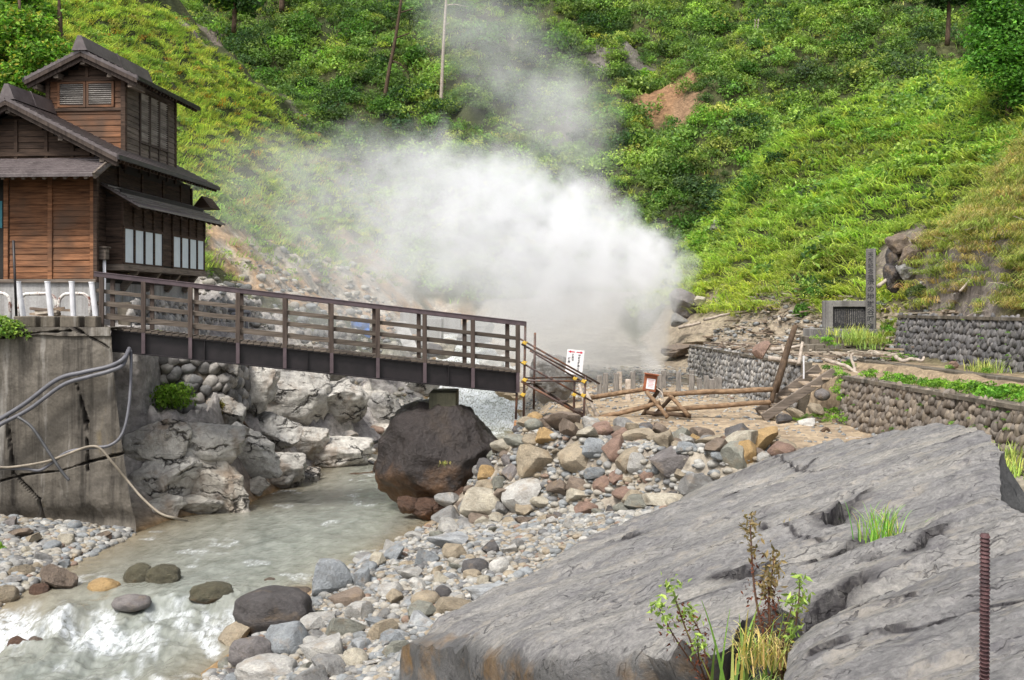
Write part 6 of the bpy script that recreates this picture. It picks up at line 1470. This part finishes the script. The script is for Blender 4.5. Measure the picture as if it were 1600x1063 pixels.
tree(pt(90, 130, 43), 4.5, lob([(70, 20, 43, 70, 50), (40, -5, 43, 80, 50), (0, -30, 43, 120, 60)]), 'leafy tree at the top left corner, partly out of the picture', (.09, .18, .03), [(.06, .13, .02), (.15, .23, .04)], 2600, .2)
tree(pt(1575, 205, 40), 6.5, lob([(1560, 20, 40, 100, 70), (1525, 62, 39.8, 60, 56), (1590, 50, 39.5, 90, 70), (1560, 88, 39.5, 110, 60), (1610, 100, 39.5, 80, 60), (1545, -20, 40, 80, 70), (1590, -40, 40, 100, 80), (1530, 100, 39.3, 60, 50), (1575, 125, 39.2, 90, 56), (1600, 150, 39.2, 70, 50), (1640, 40, 39.5, 80, 80)]), 'dense fresh green cedar filling the upper right corner', (.07, .17, .03), [(.1, .22, .035), (.04, .1, .02)], 16000, .14, .14, 'cedar_tree')
tree(pt(1480, 60, 60), 5.0, lob([(1480, -5, 60, 70, 40), (1450, -20, 60, 60, 40), (1510, -10, 60, 50, 40)]), 'dark tree on the skyline left of the cedar', dk, [gd], 1500, .26)
tree(pt(365, 40, 62), 5.0, lob([(350, -10, 62, 70, 50), (390, 0, 62, 60, 50), (320, -25, 62, 60, 40)]), 'dark leafy tree at the top edge above the grassy slope', gd, [gm], 1800, .26)
tree(pt(1250, 10, 92), 5.5, lob([(1220, -10, 92, 80, 40), (1270, -5, 92, 80, 50), (1320, -15, 92, 70, 40)]), 'broad dark tree on top of the far hillside', dk, [gd, gm], 1800, .33)
tree(pt(855, 10, 90), 5.5, lob([(840, -5, 90, 80, 50), (890, -5, 90, 70, 46)]), 'dark tree on top of the far hillside left of the rock scar', gd, [gm], 1600, .33)
# bare snags
def snag(name, pts, r0, r1, label, mat, branches=()):
    t_ = thing(name, label, 'dead tree', pt(*pts[0])); P_ = arc([pt(*q) for q in pts], 4); k = len(P_)
    MB().tube(P_, [lerp(r0, r1, i/(k-1)) for i in range(k)], 8).build('trunk', M[mat], t_, smooth=True)
    for b in branches: MB().tube([pt(*q) for q in b], [r1*.7, r1*.5, r1*.25][:len(b)], 5).build('branch', M[mat], t_, smooth=True)
d = ray_hit(690, 150, 40).y-1.2
snag('dead_tree', [(689, 165, d), (692, 90, d), (696, 20, d), (698, -10, d)], .13, .075, 'pale bare dead tree with short side branches rising out of the steam', 'drift', [[(696, 9, d), (710, 7, d), (732, 11, d)], [(694, 40, d), (702, 36, d)]])
d = ray_hit(603, 150, 40).y-1.2
snag('dead_tree', [(600, 160, d), (608, 110, d), (618, 60, d), (627, 0, d), (630, -20, d)], .15, .08, 'dark leaning dead tree left of the pale one', 'log_dark', [[(618, 60, d), (640, 52, d)], [(626, 20, d), (645, 14, d)], [(612, 95, d), (626, 100, d), (640, 118, d)]])
d = ray_hit(440, 20, 40).y-1
snag('dead_tree', [(440, 18, d), (441, -20, d)], .22, .2, 'short dark trunk cut by the top edge', 'log_dark')
for px, lb in [(1179, 'thin pale snag, left of two at the top of the far hillside'), (1184, 'thin pale snag, right of two at the top of the far hillside')]:
    d = ray_hit(px, 52, 60).y-1; snag('dead_tree', [(px, 52, d), (px+1, 30, d)], .07, .05, lb, 'drift')
# plants on the slab ---------------------------------------------------
def stem_weed(base, tips, label, lower, tipc, rb=.0045, leafn=26, lf=.05, spr=.014, tipn=16):
    t_ = thing('slab_weed', label, 'weed', base)
    m = MB(); LV = []; LT = []
    for tip in tips:
        b = Vector(base); tip = Vector(tip); mid = b.lerp(tip, .55)+Vector((random.uniform(-.03, .03), 0, random.uniform(-.01, .03)))
        P_ = arc([b, mid, tip], 6); m.tube(P_, [lerp(rb, rb*.4, i/(len(P_)-1)) for i in range(len(P_))], 5)
        P_ = np.array([q[:] for q in P_])
        for j in range(leafn):
            tt = r.random()**.7; q = P_[min(len(P_)-1, int(tt*len(P_)))]+r.normal(size=3)*.012
            cc = lower if tt < .74 else tipc; LV.append(leaves_at(q[None]+r.normal(size=(1, 3))*spr, np.array([lf*(.7 if tt < .74 else 1.15)]), r, .4, None, 2.6)); LT += [np.array(cc)*r.uniform(.6, 1.35)]*4
        for j in range(tipn): LV.append(leaves_at(np.array(tip[:])[None]+r.normal(size=(1, 3))*.018, np.array([lf*1.2]), r, .7, None, 2.6)); LT += [np.array(tipc)*r.uniform(.7, 1.25)]*4
    m.build('stem', metal_mat('weed_stem', (.1, .05, .03), .8, .3) if 'weed_stem' not in bpy.data.materials else bpy.data.materials['weed_stem'], t_, smooth=True)
    V = np.vstack(LV); np_obj('leaves', V, quad_faces(len(V)//4), M['leaf'], t_, attrs={'tint': ('FLOAT_COLOR', np.c_[np.array(LT), np.ones(len(V))])})
random.seed(71)
RB = (.10, .034, .022); GT = (.21, .29, .085)
stem_weed(pt(1108, 1075, 4.55), [pt(1048, 915, 4.5), pt(1030, 950, 4.4), pt(1075, 955, 4.6), pt(1090, 1000, 4.4)], 'reddish stemmed weed with pale green tips, left in the slab crevice', RB, GT, .005, 80, .032, .02, 11)
stem_weed(pt(1215, 1085, 4.5), [pt(1172, 815, 4.6), pt(1210, 870, 4.5), pt(1200, 900, 4.45)], 'tall dark red weed with a withered top, in the slab crevice', RB, (.17, .13, .07), .007, 200, .03, .017, 5)
stem_weed(pt(1222, 1070, 4.45), [pt(1250, 905, 4.5), pt(1240, 940, 4.4), pt(1236, 985, 4.4), pt(1255, 930, 4.55)], 'leafy green weed right of the tall dark red weed in the crevice', (.16, .15, .04), (.19, .27, .07), .005, 46, .034, .016, 9)
def grass_tuft(base, n, L, wd, cols, wts, label, droop=.4, lean=(0, 0, 0)):
    V, F_ = tuft(r, n, L, wd, lean, droop, .12, 5); k = len(V)//n; T = np.repeat(pick(r, n, cols, wts), k, 0)
    o = np_obj('grass_tuft', V+np.array(base), F_, M['leaf'], attrs={'tint': ('FLOAT_COLOR', np.c_[T, np.ones(len(T))])}); return tag(o, label, 'grass tuft')
grass_tuft(pt(1155, 1075, 4.45), 18, .5, .017, [(.15, .24, .06), (.3, .29, .1)], [2, 1], 'broad bladed green grass tuft between the weeds in the crevice', .22)
grass_tuft(pt(1196, 1040, 4.4), 150, .36, .006, [STR, (.4, .36, .14), (.2, .28, .08)], [3, 2, 1], 'straw yellow grass tuft at the foot of the tall red weed', .6)
grass_tuft(pt(1200, 1090, 4.3), 70, .22, .007, [(.3, .33, .12), (.2, .26, .1)], [1, 1], 'pale green grass tuft low in the crevice', .6)
q = ray_hit(1385, 820); sp_ = slab_pt(1378, 822)
grass_tuft((sp_[0], sp_[1], float(slab_z(np.array([sp_[0]]), np.array([sp_[1]]), np.array([1.0]))[0])), 110, .38, .007, [(.14, .3, .05), (.2, .36, .07), (.34, .3, .1)], [3, 2, 1], 'green grass tuft growing in a crack on top of the slab', .4)
sp_ = slab_pt(1248, 812)
grass_tuft((sp_[0], sp_[1], float(slab_z(np.array([sp_[0]]), np.array([sp_[1]]), np.array([1.0]))[0])-.02), 40, .09, .006, [(.3, .24, .09), (.2, .2, .06)], [1, 1], 'tiny dry grass tuft in the long crack of the slab', .4)
q = pt(696, 725, 23.5); grass_tuft((q.x, q.y, q.z), 30, .3, .012, [(.2, .24, .06), STR], [1, 1], 'small dry grass tuft on the face of the dark boulder', 1.1)
# ------------------------------------------------------------------ driftwood and rubble on the right terrace
random.seed(91)
def heap(n, sampler, lr, label, rr=(.015, .05)):
    m = MB()
    for _ in range(n):
        x, y = sampler(); z = float(H(x, y)); a = random.uniform(0, 3.14); l = random.uniform(*lr); w_ = random.uniform(*rr)
        d = Vector((math.cos(a)*l, math.sin(a)*l, random.uniform(-.12, .16)*l+0)); c = Vector((x, y, z+random.uniform(.03, .22)))
        m.bar(c-d/2, c+d/2, w_*random.uniform(1, 2.6), w_)
    return tag(m.build('driftwood', M['debris']), label, 'driftwood', None, 'stuff')
def rs():
    while True:
        y = random.uniform(27.5, 41); x = random.uniform(wall_x(y)+.25, 11.5)
        if hills(np.array([x]), np.array([y]))[1][0] < .35: return x, y
heap(620, rs, (.25, 1.1), 'grey heap of broken driftwood and roots above the grey stone wall')
n = 1500; pts = np.array([rs() for _ in range(n)]); rad = .03+.11*np.random.default_rng(3).random(n)**2; z = H(pts[:, 0], pts[:, 1])+rad*.3
pebbles('gravel', np.c_[pts, z], rad, 'rubble of pale stones among the driftwood above the grey wall')
def ls():
    while True:
        y = random.uniform(34, 54); x = xl(y)-random.uniform(-.2, 7)
        if hills(np.array([x]), np.array([y]))[0][0] < 2.2: return x, y
n = 1300; pts = np.array([ls() for _ in range(n)]); rad = .04+.2*np.random.default_rng(4).random(n)**4; z = H(pts[:, 0], pts[:, 1])+rad*.25
pebbles('gravel', np.c_[pts, z], rad, 'pale rubble strewn along the far bank under the steam')
for pts, rr, lb in [([(1310, 588, 25.6), (1335, 582, 25.8), (1330, 560, 26), (1333, 552, 26)], .04, 'pale forked driftwood branch on the terrace above the wall end'), ([(1290, 563, 26.2), (1320, 572, 25.9), (1345, 586, 25.5), (1380, 592, 25)], .045, 'long pale driftwood branch lying at the stair head'), ([(1399, 557, 25.5), (1410, 564, 25.3), (1425, 561, 25.2), (1440, 564, 25), (1444, 558, 25)], .045, 'twisted pale driftwood on the ledge'), ([(1372, 448, 30.6), (1394, 430, 30.8)], .06, 'short pale log sticking out of the grass beside the pillar'), ([(1500, 455, 26.5), (1535, 415, 27.5)], .03, 'brown branch lying up the eroded bank'),
                    ([(1205, 547, 27), (1258, 540, 27.3)], .05, 'flat pale beam end beside the leaning log'), ([(1200, 560, 26.8), (1250, 566, 26.6)], .06, 'grey log on top of the grey wall by the leaning log'), ([(1228, 556, 26.6), (1222, 540, 26.8)], .05, 'short log stump left of the leaning log'), ([(1248, 570, 26.4), (1254, 535, 26.7)], .05, 'grey post stub right of the leaning log'), ([(1300, 690, 21.6), (1325, 684, 21.6), (1345, 685, 21.5)], .02, 'thin dead branch lying on the path before the brown wall'), ([(1283, 676, 22.5), (1290, 670, 22.5), (1296, 674, 22.5)], .04, 'charred dark root lying on the path'),
                    ([(530, 748, 29.6), (550, 742, 29.8), (578, 740, 30), (585, 735, 30)], .05, 'dark branch stranded in the stream below the white rock shelf'), ([(365, 640, 27.8), (385, 665, 27.4), (405, 693, 27)], .035, 'dark pole leaning on the bluish bedrock'), ([(1100, 500, 38), (1140, 490, 38.5)], .05, 'grey log in the rubble by the green slope'), ([(1060, 512, 40), (1095, 505, 40)], .06, 'thick pale log in the rubble near the weathered rock')]:
    P_ = arc([pt(*q) for q in pts], 5); k = len(P_)
    m = MB(); m.tube([q+Vector((0, 0, random.uniform(-.01, .01))) for q in P_], [rr*lerp(1.1, .7, i/(k-1)) for i in range(k)], 8)
    tag(m.build('driftwood', M['log_dark'] if 'dark' in lb or 'charred' in lb else M['drift'], None, smooth=True), lb, 'driftwood')
STEAM = 1.0
# ------------------------------------------------------------------ steam of the geyser (a volume, thickest over the vent)
JX, JY, JZ = 4.42, 34.0, -2.6
k = NT('steam'); p = k.pos()
d1 = k.n('TexNoise', 1, Vector=p, Scale=.62, Detail=4.0, Roughness=.55)
d1 = k.n('VectorMath', props={'operation': 'SUBTRACT'}, _0=d1, _1=(.5, .5, .5))
sx0 = k.n('SeparateXYZ', 0, Vector=p)
damp = k.math('MULTIPLY', k.n('MapRange', From_Min=-2.4, From_Max=1.5, To_Min=.35, To_Max=1.0, Value=k.n('SeparateXYZ', 2, Vector=p)), 2.4)
dv = k.n('VectorMath', props={'operation': 'SCALE'}, _0=d1, Scale=damp)
d2 = k.n('VectorMath', props={'operation': 'SCALE'}, _0=k.n('VectorMath', props={'operation': 'SUBTRACT'}, _0=k.n('TexNoise', 1, Vector=p, Scale=1.5, Detail=3.0, Roughness=.6), _1=(.5, .5, .5)), Scale=k.math('MULTIPLY', damp, .55))
q = k.n('VectorMath', props={'operation': 'ADD'}, _0=k.n('VectorMath', props={'operation': 'ADD'}, _0=p, _1=dv), _1=d2)
sep = k.n('SeparateXYZ', Vector=q).node; X, Y, Z = sep.outputs
X0, X1 = -12.0, 6.0
u = k.n('MapRange', Value=X, From_Min=X0, From_Max=X1)
def ux(x): return (x-X0)/(X1-X0)
# ramp: R = centre height (z+4)/12, G = half height /4, B = density
def st(x, zc, r, d): return (ux(x), ((zc+4)/12, r/4, d))
rp = k.ramp(u, [st(-11.8, 3.9, 2.4, 0), st(-8.5, 3.5, 2.9, .075), st(-5, 3.3, 3.2, .19), st(-2.6, 3.05, 3.2, .36), st(-.5, 2.55, 3.1, .58), st(1.5, 1.95, 2.85, .85), st(3.0, 1.55, 2.5, 1.0), st(4.1, 1.15, 2.1, 1.0), st(5.0, .9, 1.45, 1.0), st(5.7, .7, .3, 0)])
rs = k.n('SeparateColor', Color=rp).node
zc = k.math('MULTIPLY_ADD', rs.outputs[0], 12.0, -4.0); rz = k.math('MULTIPLY', rs.outputs[1], 4.0)
yc = k.math('MULTIPLY_ADD', X, -.22, 35.0)
a_ = k.math('DIVIDE', k.math('SUBTRACT', Z, zc), rz); b_ = k.math('DIVIDE', k.math('SUBTRACT', Y, yc), k.math('MULTIPLY_ADD', rz, .75, .1))
r_ = k.math('SQRT', k.math('ADD', k.math('MULTIPLY', a_, a_), k.math('MULTIPLY', b_, b_)))
body = k.math('MULTIPLY', k.n('MapRange', props={'interpolation_type': 'SMOOTHSTEP'}, Value=r_, From_Min=1.02, From_Max=.55, To_Min=0.0, To_Max=1.0), rs.outputs[2])
# the jet
sep2 = k.n('SeparateXYZ', Vector=p).node; x0, y0, z0 = sep2.outputs
ww = k.math('MULTIPLY_ADD', z0, .11, .36+.11*2.6)
jx = k.math('DIVIDE', k.math('SUBTRACT', k.math('MULTIPLY_ADD', X, .25, k.math('MULTIPLY', x0, .75)), JX), ww); jy = k.math('DIVIDE', k.math('SUBTRACT', y0, JY), ww)
jr = k.math('SQRT', k.math('ADD', k.math('MULTIPLY', jx, jx), k.math('MULTIPLY', jy, jy)))
jet = k.math('MULTIPLY', k.n('MapRange', props={'interpolation_type': 'SMOOTHSTEP'}, Value=jr, From_Min=1.0, From_Max=.35, To_Min=0.0, To_Max=6.0), k.n('MapRange', Value=z0, From_Min=2.2, From_Max=.8))
def blob(cx, cy, cz, ax, ay, az, den, tilt=0.0):
    xx = k.math('DIVIDE', k.math('SUBTRACT', k.math('MULTIPLY_ADD', k.math('SUBTRACT', Z, cz), tilt, X), cx), ax)
    yy = k.math('DIVIDE', k.math('SUBTRACT', Y, cy), ay); zz = k.math('DIVIDE', k.math('SUBTRACT', Z, cz), az)
    r2 = k.math('ADD', k.math('ADD', k.math('MULTIPLY', xx, xx), k.math('MULTIPLY', yy, yy)), k.math('MULTIPLY', zz, zz))
    return k.n('MapRange', props={'interpolation_type': 'SMOOTHSTEP'}, Value=r2, From_Min=1.0, From_Max=.1, To_Min=0.0, To_Max=den)
hz1 = blob(1.6, 35.3, -1.0, 4.2, 2.8, 2.0, .30)
hz2 = blob(-3.2, 36, .4, 7.0, 3.0, 2.6, .17)
wisp = blob(.0, 37.6, 8.2, 3.0, 2.4, 5.2, .17, .6)
wisp2 = blob(1.9, 36.8, 6.3, 2.4, 2.2, 2.2, .14, 0)
brk = k.ramp(k.noise(q, .75, 4, .6), [(.32, (.15,)*3), (.68, (1.35,)*3)])
thin = k.math('MULTIPLY', k.math('ADD', k.math('ADD', hz2, wisp), wisp2), brk)
den = k.math('ADD', k.math('ADD', k.math('ADD', k.math('MULTIPLY', body, k.ramp(k.noise(q, .95, 4, .6), [(.34, (.25,)*3), (.64, (1.9,)*3)])), jet), hz1), thin)
vol = k.n('VolumePrincipled', Color=(.95, .957, .974, 1), Density=k.math('MULTIPLY', den, STEAM), Anisotropy=.1)
k.t.links.new(vol, k.out.inputs[1])
me = MB().span((-12, 31.6, -3.2), (6.0, 40.6, 13.2)).build('steam', k.m)
tag(me, 'white steam billowing from the geyser vent and drifting over the river', 'steam', None, 'stuff')
